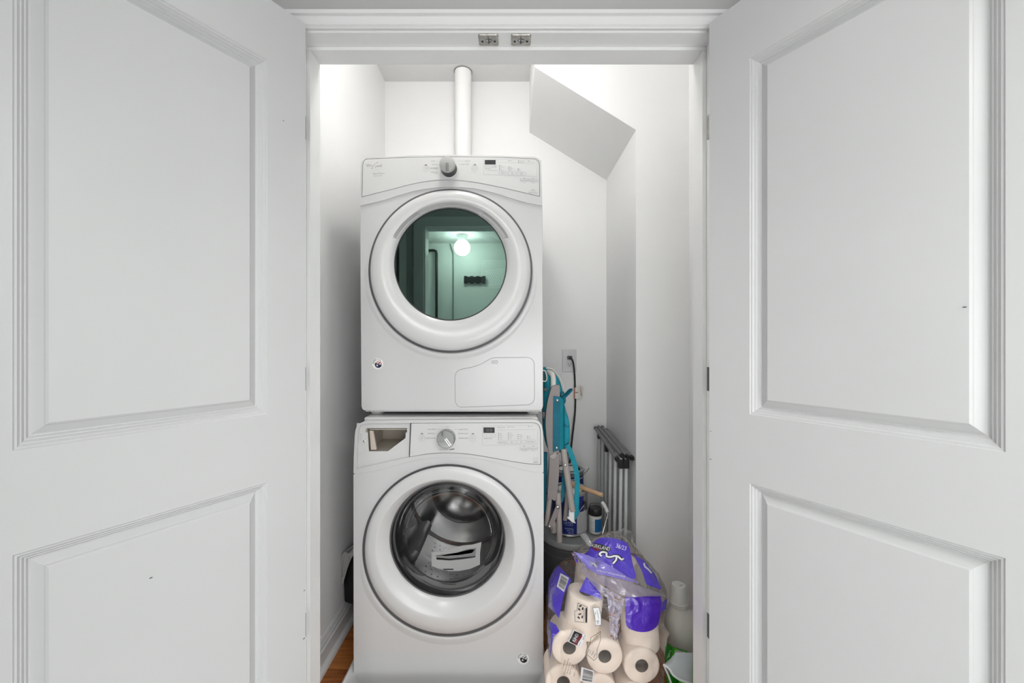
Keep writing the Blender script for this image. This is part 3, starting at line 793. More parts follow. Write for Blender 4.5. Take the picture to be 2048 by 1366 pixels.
# recess left by the missing drawer front
YR = YW + 0.011
slot = [(731.5, 856.5), (814, 856.3), (814.3, 864.6), (811.6, 864.8), (811, 876), (776, 902.4), (737.5, 902.8), (735.2, 864.8), (731, 865)]
rec = [(713.5, 846.5), (822, 845.8), (822, 914.5), (790, 921), (750, 930), (712, 938.5)]
obj('drawer_recess', prism(pxpoly(rec, YR), YR, YR + 0.004, [pxpoly(slot, YR)]), M_APPL2, WA, smooth=False)
M_BEIGE = mat('drawer_beige', (0.52, 0.47, 0.40), 0.3)
sx0, sx1, sz0, sz1 = XP(731, YR), XP(814.5, YR), ZP(903, YR), ZP(856, YR)
dc = obj('drawer_cavity', (lambda t: join(box(sx0 - t + 0.004, sx0 + 0.004, YR + 0.004, 1.64, sz0, sz1), box(sx1, sx1 + t, YR + 0.004, 1.64, sz0, sz1), box(sx0, sx1, YR + 0.004, 1.64, sz0 - t, sz0), box(sx0, sx1, YR + 0.004, 1.64, sz1, sz1 + t), box(sx0, sx1, 1.64, 1.644, sz0, sz1)))(0.003), M_BEIGE, WA, smooth=False, label='beige inside of the empty drawer slot')
obj('drawer_rail', box(sx0 + 0.012, sx1 - 0.004, YR + 0.008, YR + 0.10, ZP(860.5, YR), ZP(858.6, YR)), M_BEIGE, dc, bevel=0.001)
obj('drawer_baffle', prism(pxpoly([(737, 862), (745, 862), (752, 901), (740, 901)], YR), YR + 0.006, YR + 0.018), mat('baffle_pink', (0.55, 0.48, 0.42), 0.3), dc, bevel=0.003)
for (a, b, c, d) in ((717.5, 867.5, 723, 870), (718, 879, 722, 881.5), (721.8, 868, 723.6, 880), (717, 906, 722, 908), (720.3, 900.5, 722.2, 908)):
    obj('clip', prism(pxpoly(rrect(a, b, c, d, 0.8, 2), YR), YR - 0.003, YR + 0.001), M_APPL2, WA, bevel=0.0006)
obj('screw', lathe([(0.0042, 0), (0.0042, 0.0018), (0.0026, 0.0026)], W(728.7, 882.5, YR), (0, -1, 0), n=16), M_SILVER, WA)
# control plate
YWC = YW - 0.002
pw = [(822.6, 846.9), (900, 846.5), (1000, 846.1), (1064, 845.9)] + catmull2([(1067, 846.1), (1074, 848.2), (1078.6, 853.8), (1080.4, 862)], 3) + [(1080.9, 900), (1081, 928.8)] + \
     catmull2([(1081, 928.8), (1051, 926.6), (1012, 920.4), (973, 913.5), (934, 907.6), (895, 905.5), (856, 907.6), (819.6, 913.6)], 4)[1:] + [(820.5, 890)]
obj('panel_gap', prism(pxpoly([(x, y) for x, y in hole if x > 816] + [(817.5, 915.3), (820, 846)], YW), YW + 0.0035, YW + 0.006), M_GAP, WA, smooth=False)
cpW = obj('control_panel', prism(pxpoly(pw, YWC), YWC, YWC + 0.012), M_APPL2, WA, bevel=0.0008)
YT = YWC - 0.0004
ink = [lettering([('COLD WASH', 871, 858.5, 1.9, 'r'), ('DELICATES', 869, 866.8, 1.9, 'r'), ('QUICK WASH', 871, 876.2, 2.2, 'r'), ('NORMAL', 895, 854, 1.2),
                  ('HEAVY DUTY', 918.5, 858.7, 2.0, 'l'), ('SANITIZE with Oxi', 916, 866.9, 2.0, 'l', 0, 20.5), ('DRAIN & SPIN', 917, 876.2, 2.2, 'l'), ('CLEAN WASHER with affresh', 893, 898.5, 1.8, 'c', 0, 31),
                  ('Steam Clean', 999, 854.4, 1.6, 'l'), ('Fan Fresh', 1019.5, 853.8, 1.6, 'l'), ('Lock', 1060, 853, 1.6, 'l'), ('Delay Wash', 972, 876.8, 1.8, 'l'),
                  ('Hot', 1000, 866.8, 1.5, 'l'), ('Warm', 1000, 870.5, 1.5, 'l'), ('Cool', 1000, 874.3, 1.5, 'l'), ('Cold', 1000, 878.1, 1.5, 'l'),
                  ('Fast', 1019.5, 866.3, 1.5, 'l'), ('Medium', 1019.5, 870, 1.5, 'l'), ('Slow', 1019.5, 873.7, 1.5, 'l'), ('Off', 1019.5, 877.4, 1.5, 'l'),
                  ('Heavy', 1038.5, 869.5, 1.5, 'l'), ('Normal', 1038.5, 873.2, 1.5, 'l'), ('Light', 1038.5, 877, 1.5, 'l'), ('On', 1057.5, 872.6, 1.5, 'l'), ('Off', 1057.5, 876.2, 1.5, 'l'),
                  ('Wash Temp', 1004, 884.7, 2.0, 'c', 0, 14), ('Spin', 1023.5, 884.2, 1.9), ('Soil', 1042.5, 883.6, 1.9), ('Extra Rinse', 1061.7, 883.1, 1.9, 'c', 0, 13),
                  ('Cycle Signal', 1048.7, 897.5, 2.0, 'c', 0, 15), ('Control Lock', 1066.8, 896.8, 2.0, 'c', 0, 14.5), ('hold 3 seconds', 1048.7, 901.8, 1.1), ('hold 3 sec', 1066.8, 901.2, 1.1),
                  ('ENERGY', 1071.5, 924, 1.7, 'c', 2, 8)], YT)]
ink += dots([(997.3, 866.8), (997.3, 870.5), (997.3, 874.3), (997.3, 878.1), (1016.7, 866.3), (1016.7, 870), (1016.7, 873.7), (1016.7, 877.4), (1036, 869.5), (1036, 873.2), (1036, 877), (1055, 872.6), (1055, 876.2),
             (996.3, 854.4), (1016.5, 854), (1057, 853.1), (969.6, 877), (1048.5, 892.6), (1066.6, 892)], 1.6)
ink += [strokes([[(842.2, 867.2), (845.4, 867.2)], [(944.4, 867.4), (947.4, 867.4)]], 1.7, YT), strokes([[(901, 899.3), (908, 897.9)]], 1.6, YT)]
obj('lettering', join(*ink), M_INK, cpW, smooth=False, kind='stuff')
fine = strokes([circ(843.5, 876.4, 6.1, 28, True), circ(843.5, 876.4, 1.9, 14, True), circ(945.6, 876.4, 6.1, 28, True), [(943.6, 873.8), (943.6, 879), (947, 876.4), (943.6, 873.8)], [(947.5, 876.4), (949.5, 876.4)],
                [(966, 851.5), (1072, 850), (1074.5, 852), (1075.6, 856), (1074.8, 888.6), (965.6, 891), (964.6, 887), (964.8, 853), (966, 851.5)], [(996, 860.6), (1071, 858.6)],
                rrect(966.5, 868, 990.2, 873.6, 1, 3, True), rrect(995.3, 881.5, 1012.6, 887.8, 1, 3, True), rrect(1015, 881, 1032, 887.4, 1, 3, True), rrect(1034.6, 880.4, 1051.2, 886.8, 1, 3, True), rrect(1053.4, 879.8, 1070.4, 886.2, 1, 3, True),
                rrect(1040, 894.2, 1057, 900.2, 1, 3, True), rrect(1058.6, 893.6, 1075.4, 899.8, 1, 3, True), rrect(1067.4, 915.2, 1075.5, 925.4, 1, 3, True), [(1069, 919.4), (1073.6, 919.4), (1072, 917.2)],
                [(873, 858.6), (884, 858.8)], [(871, 866.8), (876, 866.8)], [(906, 858.6), (917, 858.6)], [(973, 870.8), (975.4, 870.8)], [(982.4, 870.8), (985.4, 870.8)]], 0.5, YT)
obj('button_outline', join(fine, lettering([('start', 945.6, 886.2, 1.3)], YT)), M_INKL, cpW, smooth=False, kind='stuff')
ds = obj('display', prism(pxpoly(rrect(966.8, 854.8, 989.2, 865.8, 0.6, 2), YT), YT - 0.0003, YT + 0.001), M_LCD, cpW, smooth=False)
obj('digits', lettering([('88', 978.5, 860.3, 6.5, 'c', 0, 12)], YT - 0.0006), mat('lcd_segment', (0.085, 0.085, 0.085), 0.4), ds, smooth=False)
dial(894.2, 874.8, 17.6, YWC, 0.030, WA, M_CHROME, M_CHROME, -35, M_APPL2)
# door
wkeys = [(897, 1100, 167.5, 1.4455), (897, 1100, 167.5, 1.424), (897, 1099.5, 166, 1.413), (896, 1099, 160, 1.406), (894, 1099, 150, 1.4035), (891.5, 1098.5, 140.5, 1.4035), (891.5, 1096, 136, 1.4065), (893, 1090, 128, 1.416), (894.5, 1082, 119, 1.430), (895, 1078.5, 115, 1.4385)]
wd_ = obj('door', ring_mesh(wkeys, 240, 5), M_APPL, WA, ang=60)
obj('door_gap', loft([pring(897.2, 1100.6, 172.6, 1.4450, 128), pring(897.2, 1100.6, 171.6, 1.4438, 128), pring(897, 1100, 165, 1.4446, 128)]), M_RING, WA)  # shaded gap round the washer door, painted as a dark ring
sur = [(897, 1104, 186, YB0), (897, 1104, 184, YB0 - 0.0008), (897, 1103, 180, YB0 - 0.003), (897, 1102, 177, YB0 - 0.004), (897, 1101, 174.4, YB0 - 0.003), (897, 1101, 172.8, YB0 - 0.0004)]
obj('door_surround', ring_mesh(sur, 160, 4, lambda a, r: 0.006 * (smoothstep(-30, 10, math.degrees(math.asin(math.sin(math.radians(a))))))), M_APPL, WA, ang=70)
obj('door_rim', loft([pring(895, 1078.5, 116.0, 1.4355, 96), pring(895, 1078.5, 114.4, 1.4345, 96), pring(895, 1078.5, 112.5, 1.4400, 96)]), M_RING, wd_)
M_WGL = film_mat('smoked_glass', (0.03, 0.03, 0.03), 0.02, 0.03, (0.82, 0.82, 0.82), 0.0, 10, 0.3)
gl = [pring(895, 1078.5, 114.5, 1.438, 96), pring(896, 1077, 108, 1.452, 96), pring(898, 1073, 101, 1.475, 96), pring(900, 1068, 95, 1.505, 96), pring(902, 1064, 88, 1.530, 96), pring(903, 1061, 72, 1.548, 96), pring(903, 1060, 40, 1.556, 96)]
M_WGD = film_mat('smoked_glass_side', (0.02, 0.02, 0.02), 0.5, 0.12, (0.22, 0.22, 0.22), 0.0, 10, 0.4)
obj('door_glass', loft(gl, False, True), [M_WGL, M_WGD], wd_, ang=60, midx=[1] * (96 * 3) + [0] * (96 * 3 + 1))
cW = W(897, 1090, YW)
gk = W(899, 1072, 1.47)
obj('gasket', lathe([(0.262, -0.010), (0.236, -0.004), (0.226, 0.010), (0.236, 0.022), (0.222, 0.034), (0.212, 0.050), (0.222, 0.062), (0.240, 0.066)], (gk.x, 1.474, gk.z), (0, 1, 0), 72, False, False), mat('gasket_grey', (0.055, 0.055, 0.057), 0.3), WA, ang=70)
dm = obj('drum', lathe([(0.232, 0.0), (0.255, 0.02), (0.255, 0.36), (0.245, 0.37), (0.155, 0.372), (0.145, 0.362), (0.10, 0.345), (0.06, 0.335), (0.0005, 0.330)], (gk.x, 1.541, gk.z), (0, 1, 0), 72, False, False), M_STEEL, WA, ang=40)
ho = []
for a in range(0, 360, 6):
    for j in range(9):
        if (a // 6) % 4 == 3: continue
        th = math.radians(a + (j % 2) * 1.2); r = 0.2535; y = 1.60 + j * 0.032
        c = Vector((gk.x + r * math.cos(th), y, gk.z + r * math.sin(th))); t = Vector((-math.sin(th), 0, math.cos(th))) * 0.0028; u = Vector((0, 0.0028, 0))
        ho.append(([c - t - u * .6, c + t - u * .6, c + t + u * .6, c - t + u * .6], [(0, 1, 2, 3)]))
obj('drum_hole', join(*ho), M_BLACK, dm, smooth=False, kind='stuff')
for a in (100, 220, 340):
    th = math.radians(a); n_ = Vector((math.cos(th), 0, math.sin(th))); t = Vector((-math.sin(th), 0, math.cos(th))); c = Vector((gk.x, 0, gk.z))
    rg = []
    for y in (1.58, 1.60, 1.86, 1.89):
        w = 0.036 if y in (1.60, 1.86) else 0.022; h = 0.055 if y in (1.60, 1.86) else 0.02
        rg.append([c + Vector((0, y, 0)) + n_ * 0.254 - t * w, c + Vector((0, y, 0)) + n_ * (0.254 - h) - t * w * .45, c + Vector((0, y, 0)) + n_ * (0.254 - h * 1.1), c + Vector((0, y, 0)) + n_ * (0.254 - h) + t * w * .45, c + Vector((0, y, 0)) + n_ * 0.254 + t * w])
    obj('drum_paddle', loft(rg, True, True), mat('paddle_grey', (0.10, 0.10, 0.10), 0.35), dm, ang=60)
# instruction card stuck inside the glass, with its picture of a long handle recess
M_CARD = mat('card_grey', (0.36, 0.36, 0.355), 0.5)
def card(pts, off):   # lies on the inside of the glass bowl
    return [W(x, y, 1.522 + off) for x, y in pts]
cpts = [(863, 1105), (885, 1104), (905, 1097), (925, 1091), (945, 1089), (963, 1084), (960, 1106), (960, 1129), (940, 1138), (918, 1142), (898, 1142), (878, 1138), (863, 1132)]
ca = obj('instruction_card', (card(cpts, 0) + card(cpts, 0.0008), [tuple(range(13)), tuple(reversed(range(13, 26)))] + [(i, (i + 1) % 13, 13 + (i + 1) % 13, 13 + i) for i in range(13)]), M_CARD, wd_, smooth=False, label='pale instruction card with a picture of a handle recess')
for pts, m in (([(872, 1110.5), (890, 1109), (915, 1105), (935, 1098), (952, 1096), (951, 1112), (925, 1116), (900, 1119), (873, 1118)], mat('card_dark', (0.19, 0.19, 0.19), 0.5)),
               ([(879, 1110), (905, 1107), (940, 1099), (950, 1099), (944, 1106), (918, 1110), (890, 1112)], M_WHITE),
               ([(873, 1115.5), (900, 1117.5), (951, 1112), (951, 1114.5), (925, 1118.5), (900, 1121), (873, 1119)], M_BLACK),
               ([(885, 1137.5), (907, 1137.5), (907, 1140), (889, 1140.2)], M_BLACK)):
    obj('print', (card(pts, -0.0008), [tuple(range(len(pts)))]), m, ca, smooth=False)
sticker(WA, 1046, 1317, 11.6, YB0 - 0.0004, False)
for x in (wx0 + 0.05, wx1 - 0.05):
    for y in (1.52, 2.05):
        obj('foot', lathe([(0.022, 0), (0.024, 0.008), (0.012, 0.012), (0.012, 0.060)], (x, y, 0.0145), n=20), M_RUB, WA)
# drip tray the washer stands in
tx0, tx1, ty0, ty1 = -0.590, wx1 + 0.010, 1.362, 2.20
tray = root('drip_tray', 'white plastic drip tray with a raised lip under the washer', 'tray', ((tx0 + tx1) / 2, (ty0 + ty1) / 2, 0.0))
def fr(i, z): return [(tx0 + i, ty0 + i, z), (tx1 - i, ty0 + i, z), (tx1 - i, ty1 - i, z), (tx0 + i, ty1 - i, z)]
rg = [[Vector(p) for p in fr(i, z)] for i, z in ((0.026, 0.002), (0.000, 0.062), (0.006, 0.066), (0.010, 0.062), (0.034, 0.008))]
obj('pan', join(loft(rg, False, True), ([tuple(p) for p in fr(0.026, 0.002)], [(0, 1, 2, 3)])), M_APPL2, tray, smooth=False)
# ================================================================== THINGS BESIDE THE MACHINES
M_PAIL = mat('grey_pail_plastic', (0.085, 0.088, 0.09), 0.4)
M_LID = mat('pail_lid_grey', (0.30, 0.31, 0.31), 0.35)
M_WIRE = mat('steel_wire', (0.55, 0.55, 0.55), 0.3, 0.9)
M_CANM = mat('can_metal', (0.48, 0.48, 0.49), 0.3, 0.9, var=0.1, scale=20)
M_BLUE = mat('label_blue', (0.012, 0.022, 0.16), 0.35, var=0.05)
M_LABW = mat('label_pale', (0.48, 0.48, 0.49), 0.5, var=0.06, scale=40)

# pail with a lid, under the paint cans
bc = Vector((0.282, 1.865, 0.0))
pail = root('lidded_pail', 'dark grey lidded pail standing behind the toilet paper pack', 'bucket', (bc.x, bc.y, 0))
obj('body', lathe([(0.125, 0.001), (0.130, 0.01), (0.144, 0.29), (0.149, 0.292), (0.149, 0.302), (0.145, 0.304), (0.145, 0.322), (0.149, 0.324), (0.149, 0.334), (0.145, 0.336), (0.146, 0.352)], bc, n=48), M_PAIL, pail, ang=50)
obj('lid', lathe([(0.150, 0.345), (0.152, 0.350), (0.152, 0.366), (0.149, 0.372), (0.144, 0.372), (0.140, 0.366), (0.132, 0.3645)], bc, n=48), M_LID, pail, ang=50)
bl = obj('bail', tube([W(1203, 1076, 1.76), W(1205, 1068, 1.76), W(1211, 1045, 1.78), W(1215.5, 1028, 1.80), W(1213, 1014, 1.82), W(1205, 1005, 1.84), W(1192, 1006, 1.87), W(1180, 1009, 1.90), W(1176, 1030, 1.945), W(1172, 1068, 1.965)], 0.0022, 8, 5), M_WIRE, pail)
obj('grip', tube([W(1204, 1004.5, 1.838), W(1210, 1013, 1.825), W(1215, 1025.5, 1.803)], 0.0085, 12, 4), M_WHITE, bl)

def paint_can(name, lab, x, y, z, label_ang, group, full):
    c = Vector((x, y, z)); r = 0.082
    p = root(name, lab, 'paint can', (x, y, z), group)
    obj('body', lathe([(r, 0.0005), (r + 0.0015, 0.003), (r, 0.006), (r, 0.181), (r + 0.002, 0.183), (r + 0.002, 0.188), (r - 0.004, 0.190), (r - 0.010, 0.186)], c, n=48), M_CANM, p, ang=40)
    # wrapped label: one blue field and one pale field
    def wrap(a0, a1, h0, h1, rr, n=14):
        rg = []
        for i in range(n + 1):
            a = math.radians(a0 + (a1 - a0) * i / n)
            rg.append([c + Vector((rr * math.cos(a), rr * math.sin(a), h0)), c + Vector((rr * math.cos(a), rr * math.sin(a), h1))])
        V = [q for g in rg for q in g]
        return V, [(2 * i, 2 * i + 2, 2 * i + 3, 2 * i + 1) for i in range(n)]
    obj('label', wrap(label_ang - 215, label_ang, 0.010, 0.176 if full else 0.165, r + 0.0006, 30), M_BLUE, p)
    lid = obj('lid', lathe([(r - 0.009, 0.184), (r - 0.008, 0.1885), (r - 0.013, 0.190), (r - 0.017, 0.186), (r - 0.030, 0.186)], c, n=40), M_CANM, p, ang=40)
    return p, c, r, wrap, lid
pc = Vector((0.270, 1.868))
can, c, r, wrap, _ = paint_can('paint_can', 'dark blue labelled paint can standing on the grey pail lid', pc.x, pc.y, 0.3725, -50, 'metal paint cans', True)
obj('label_panel', wrap(-76, -28, 0.012, 0.108, r + 0.0012), M_LABW, can)
obj('lid_drip', lathe([(0.060, 0.1862), (0.056, 0.1875)], c, n=24), M_WHITE, can)
def wraptext(items, c, rr, h0):
    V, Fc = [], []
    for s, ang, h, cap, al in items:
        v, f, w = glyphs(s); n = len(V)
        dx = {'c': 0, 'l': w * cap / 2, 'r': -w * cap / 2}[al]
        for x, y in v:
            a = math.radians(ang) + (x * cap + dx) / rr
            V.append((c.x + rr * math.cos(a), c.y + rr * math.sin(a), c.z + h + (y - 0.5) * cap))
        Fc += [tuple(i + n for i in q) for q in f]
    return V, Fc
M_LBLUE = mat('label_light_blue', (0.45, 0.55, 0.75), 0.5)
obj('lettering', wraptext([('LATEX', -102, 0.062, 0.010, 'c'), ('100% ACRYLIC', -100, 0.052, 0.004, 'c'), ('EGGSHELL', -86, 0.036, 0.006, 'r'), ('8 FL OZ', -86, 0.027, 0.006, 'r'), ('236 mL', -86, 0.018, 0.006, 'r'),
                            ('P', -112, 0.104, 0.022, 'c'), ('a', -104, 0.104, 0.020, 'c')], c, r + 0.0012, 0), M_LBLUE, can, smooth=False, kind='stuff')
obj('bail_ear', lathe([(0.011, 0.0), (0.011, 0.004), (0.008, 0.006)], c + Vector((math.cos(math.radians(-48)) * r, math.sin(math.radians(-48)) * r, 0.142)), (math.cos(math.radians(-48)), math.sin(math.radians(-48)), 0), n=20), M_BLACK, can)
e0 = c + Vector((math.cos(math.radians(-48)) * (r + .006), math.sin(math.radians(-48)) * (r + .006), 0.142))
obj('bail', tube([e0, W(1167, 1012, 1.785), W(1160, 1021, 1.775), W(1153, 1036, 1.775), W(1146, 1040, 1.775), W(1130, 1036, 1.79)], 0.0018, 8, 5), M_WIRE, can)
# stack of three cans further back
prev = None
for k, lab in enumerate(('paint can at the foot of the stack behind the pail', 'middle paint can of the stack behind the pail', 'paint can with silver lid and wire bail, topmost of the stack behind the pail')):
    cn, c2, r2, wr2, _ = paint_can('paint_can', lab, 0.298, 2.135, 0.001 + 0.190 * k, -20, 'metal paint cans', False)
    if k == 2:
        obj('label_band', wr2(-120, -30, 0.150, 0.158, r2 + 0.0012), M_LBLUE, cn)
        obj('lid_label', lathe([(0.050, 0.1865), (0.046, 0.1872)], c2, n=28), M_WHITE, cn)
        obj('bail', tube([W(1167, 945, 2.10), W(1170, 937, 2.10), W(1176, 934, 2.10), W(1177.5, 937, 2.10), W(1174, 942, 2.12), W(1165, 951, 2.13)], 0.0018, 8, 5), M_WIRE, cn)
# brush lying across the can
M_BWOOD = mat('pale_handle_wood', (0.62, 0.40, 0.24), 0.35, var=0.12, scale=14)
br = root('wooden_handle', 'pale wooden tool handle lying across the top of the blue paint can', 'handle', (0.33, 1.83, 0.565))
b0, b1 = W(1138, 966, 1.90), W(1205, 989, 1.765)
b0.z = 0.5625 + 0.0125; b1.z = 0.5665
obj('shaft', tube([b0, b0.lerp(b1, .15), b0.lerp(b1, .45), b0.lerp(b1, .8), b0.lerp(b1, .97), b1], [0.013, 0.0135, 0.010, 0.009, 0.0098, 0.0075], 14), M_BWOOD, br)
# small jar
jc = W(1190.5, 1062, 1.835); jc.z = 0.3725
jar = root('paint_jar', 'small white jar with black lid and blue label on the pail lid', 'jar', jc)
obj('body', lathe([(0.0265, 0.0), (0.028, 0.003), (0.028, 0.076), (0.024, 0.080), (0.024, 0.090)], jc, n=32), M_WHITE, jar, ang=40)
obj('lid', lathe([(0.0295, 0.082), (0.030, 0.086), (0.030, 0.108), (0.0275, 0.112), (0.024, 0.1125)], jc, n=32), M_BLACK, jar, ang=40)
def jwrap(a0, a1, h0, h1, rr, n=10):
    V = []
    for i in range(n + 1):
        a = math.radians(a0 + (a1 - a0) * i / n)
        V += [jc + Vector((rr * math.cos(a), rr * math.sin(a), h0)), jc + Vector((rr * math.cos(a), rr * math.sin(a), h1))]
    return V, [(2 * i, 2 * i + 2, 2 * i + 3, 2 * i + 1) for i in range(n)]
obj('label', jwrap(-105, -25, 0.010, 0.068, 0.0286), mat('jar_blue', (0.01, 0.13, 0.36), 0.4), jar)
obj('lettering', wraptext([('paint', -128, 0.052, 0.005, 'c'), ('2 fl oz', -128, 0.040, 0.003, 'c'), ('gloss', -128, 0.026, 0.003, 'c'), ('59 mL', -128, 0.014, 0.005, 'c')], jc, 0.0285, 0), M_INK, jar, smooth=False, kind='stuff')

# ---- folded beach chair
M_TEAL_F = mat('turquoise_cloth', (0.003, 0.235, 0.31), 0.75, var=0.12, scale=30, bump=0.25, bscale=220)
M_TEAL_D = mat('turquoise_cloth_dark', (0.004, 0.135, 0.20), 0.75, var=0.12, scale=30, bump=0.25, bscale=220)
M_TAUPE = mat('taupe_plastic', (0.245, 0.215, 0.21), 0.45, var=0.03)
M_TUBE = mat('taupe_tube', (0.36, 0.32, 0.30), 0.35, var=0.04)
M_CREAM = mat('cream_tube', (0.62, 0.60, 0.56), 0.35, var=0.03)
YCH = 1.66
ch = root('beach_chair', 'folded turquoise fabric beach chair leaning beside the dryer', 'chair', W(1118, 1085, YCH))
def chp(pts, Y, t, m, name, bev=0.003, parent=None, **kw):
    return obj(name, prism(pxpoly(pts, Y), Y, Y + t), m, parent or ch, bevel=bev, seg=3, **kw)
armr = chp(catmull2([(1103.5, 774), (1108, 771), (1117, 770.5), (1119.5, 773), (1120, 790), (1120.5, 850), (1118.5, 905), (1118, 950), (1112.5, 998), (1104, 999), (1095.5, 996), (1097, 960), (1098.5, 915), (1093.5, 880), (1091, 845), (1093.5, 812), (1099, 788), (1103.5, 774)], 4)[:-1], YCH, 0.030, M_TAUPE, 'armrest', 0.006)
chp(catmull2([(1099, 912), (1104, 917), (1110, 916), (1114, 908), (1117, 905), (1113, 909), (1110, 904), (1106, 908), (1102, 910), (1099, 912)], 3)[:-1], YCH - 0.003, 0.004, M_TUBE, 'recess', 0.001, armr)
obj('top_tube', tube([W(1106.5, 780, YCH + 0.02), W(1106.5, 760, YCH + 0.02), W(1105.5, 752, YCH + 0.025), W(1101, 746, YCH + 0.04), W(1090, 742, YCH + 0.08)], 0.0115, 14, 5), M_CREAM, ch)
# bundled seat cloth: soft pillowy volumes behind the frame
def pillow(pts, Y, t, m, name, parent=None, puff=1.0, sub=5, seed=1):
    P = catmull2(pts + [pts[0]], sub)[:-1]
    cx = sum(p[0] for p in P) / len(P); cy = sum(p[1] for p in P) / len(P)
    rings = []
    for s, d in ((1.0, 0.5), (0.97, 0.30), (0.86, 0.10), (0.66, 0.02), (0.35, 0.0), (0.02, 0.0)):
        rr = []
        for x, y in P:
            q = W(cx + (x - cx) * s, cy + (y - cy) * s, Y)
            w = noise.noise(Vector((q.x * 30 + seed, q.z * 14, seed * 3.1))) * 0.010 * puff * (1.0 if s < 0.99 else 0.3)
            rr.append(Vector((q.x, Y + d * t + w, q.z)))
        rings.append(rr)
    back = [Vector((p.x, Y + t - (p.y - Y), p.z)) for p in rings[2]]
    rings = list(reversed(rings)) + [back]
    return obj(name, loft(rings, True, True), m, parent or ch, ang=60)
pillow([(1088, 735), (1098, 737), (1110, 746), (1121, 762), (1127, 782), (1130, 806), (1134, 822), (1139, 845), (1141.5, 880), (1139, 898), (1130, 908), (1110, 910), (1096, 900), (1087, 860), (1086, 790)], YCH + 0.035, 0.085, M_TEAL_F, 'seat_cloth', seed=2)
obj('cloth_piping', tube([W(*q, YCH + 0.05) for q in [(1092, 736), (1103, 738), (1114, 748), (1123, 764), (1128.5, 783), (1130, 800)]], 0.0032, 8, 5), M_CREAM, ch)
obj('pocket_piping', tube([W(*q, YCH + 0.028) for q in [(1086, 741), (1090, 742), (1093, 750), (1093.5, 758), (1091, 762.5), (1085, 762)]], 0.0028, 8, 5), M_CREAM, ch)
chp([(1085, 743), (1089, 743), (1092, 751), (1092, 758), (1090, 761), (1085, 761)], YCH + 0.031, 0.004, mat('mesh_pocket', (0.01, 0.07, 0.08), 0.8), 'pocket', 0.001)
chp([(1088, 776), (1094, 775), (1094, 782), (1088, 783)], YCH + 0.031, 0.008, M_BLACK, 'strap_buckle', 0.001)
# side flap with two rivets
flap = chp([(1107, 792.5), (1120, 793.5), (1120, 900), (1106, 904)], YCH - 0.006, 0.004, M_TEAL_D, 'side_flap', 0.001, label='darker turquoise side flap with rivets')
V = [W(1120, 793.5, YCH - 0.006), W(1125, 797, YCH + 0.006), W(1128, 799, YCH + 0.02), W(1120, 900, YCH - 0.006), W(1126, 897.5, YCH + 0.006), W(1129, 896, YCH + 0.02)]
obj('flap_fold', ([tuple(v) for v in V] + [tuple(v + Vector((-0.001, 0.004, 0))) for v in V], [(0, 1, 4, 3), (1, 2, 5, 4), (6, 9, 10, 7), (7, 10, 11, 8), (0, 6, 7, 1), (1, 7, 8, 2), (3, 4, 10, 9), (4, 5, 11, 10), (0, 3, 9, 6), (2, 8, 11, 5)]), M_TEAL_F, flap, ang=60)
for (x, y) in ((1114.5, 801), (1113.3, 896)):
    obj('rivet', lathe([(0.0062, 0.0), (0.0060, 0.0015), (0.0040, 0.0032), (0.0010, 0.0036)], W(x, y, YCH - 0.006), (0, -1, 0), n=18), M_CHROME, flap)
pillow([(1128, 806), (1133, 822), (1138, 838), (1140.5, 860), (1140, 884), (1134, 893), (1128, 892), (1127, 850)], YCH + 0.012, 0.05, M_TEAL_F, 'cloth_fold', seed=5, puff=0.7)
chp([(1128.5, 846), (1134, 852), (1139.5, 850), (1139, 853.5), (1133, 856), (1128, 851)], YCH + 0.008, 0.006, M_TEAL_D, 'cloth_tuck', 0.0015)
obj('carry_loop', tube([W(*q) for q in [(1123, 797, YCH + .01), (1129, 789, YCH + .012), (1137, 780, YCH + .015), (1141.5, 777.5, YCH + .018), (1142.5, 779.5, YCH + .02), (1138, 785, YCH + .022), (1130, 793, YCH + .02), (1126, 800, YCH + .016)]], 0.003, 8, 5, flat=(0.008, 0.0018), up=(0, 1, 0)), M_TEAL_D, ch)
pillow([(1120, 786), (1128, 784), (1132, 796), (1132, 805), (1127, 810), (1123, 803)], YCH + 0.02, 0.025, M_TEAL_D, 'loop_base', seed=9, puff=0.4)
obj('shoulder_strap', tube([W(*q) for q in [(1133, 890, YCH + .01), (1139, 900, YCH + .008), (1146, 918, YCH + .004), (1152, 940, YCH), (1154.5, 965, YCH - .002), (1153.5, 1000, YCH - .004), (1152.5, 1022, YCH - .004)]], 0.01, 8, 6, flat=(0.0105, 0.002), up=(1, 0, 0)), M_TEAL_F, ch)
chp([(1147.5, 1018), (1158.5, 1018), (1158, 1028), (1150, 1041), (1147, 1040)], YCH - 0.008, 0.004, M_TEAL_F, 'strap_end', 0.001)
obj('strap_lining', prism(pxpoly(catmull2([(1130, 905), (1136, 905), (1137, 930), (1134, 960), (1130, 985), (1126, 1003), (1121, 1002), (1124, 960), (1126, 930), (1130, 905)], 3)[:-1], YCH + 0.03), YCH + 0.03, YCH + 0.034), M_TEAL_D, ch, bevel=0.001)
chp([(1088, 905), (1095, 905), (1094, 960), (1092, 1020), (1087, 1030)], YCH + 0.045, 0.01, M_TEAL_D, 'back_cloth', 0.002)
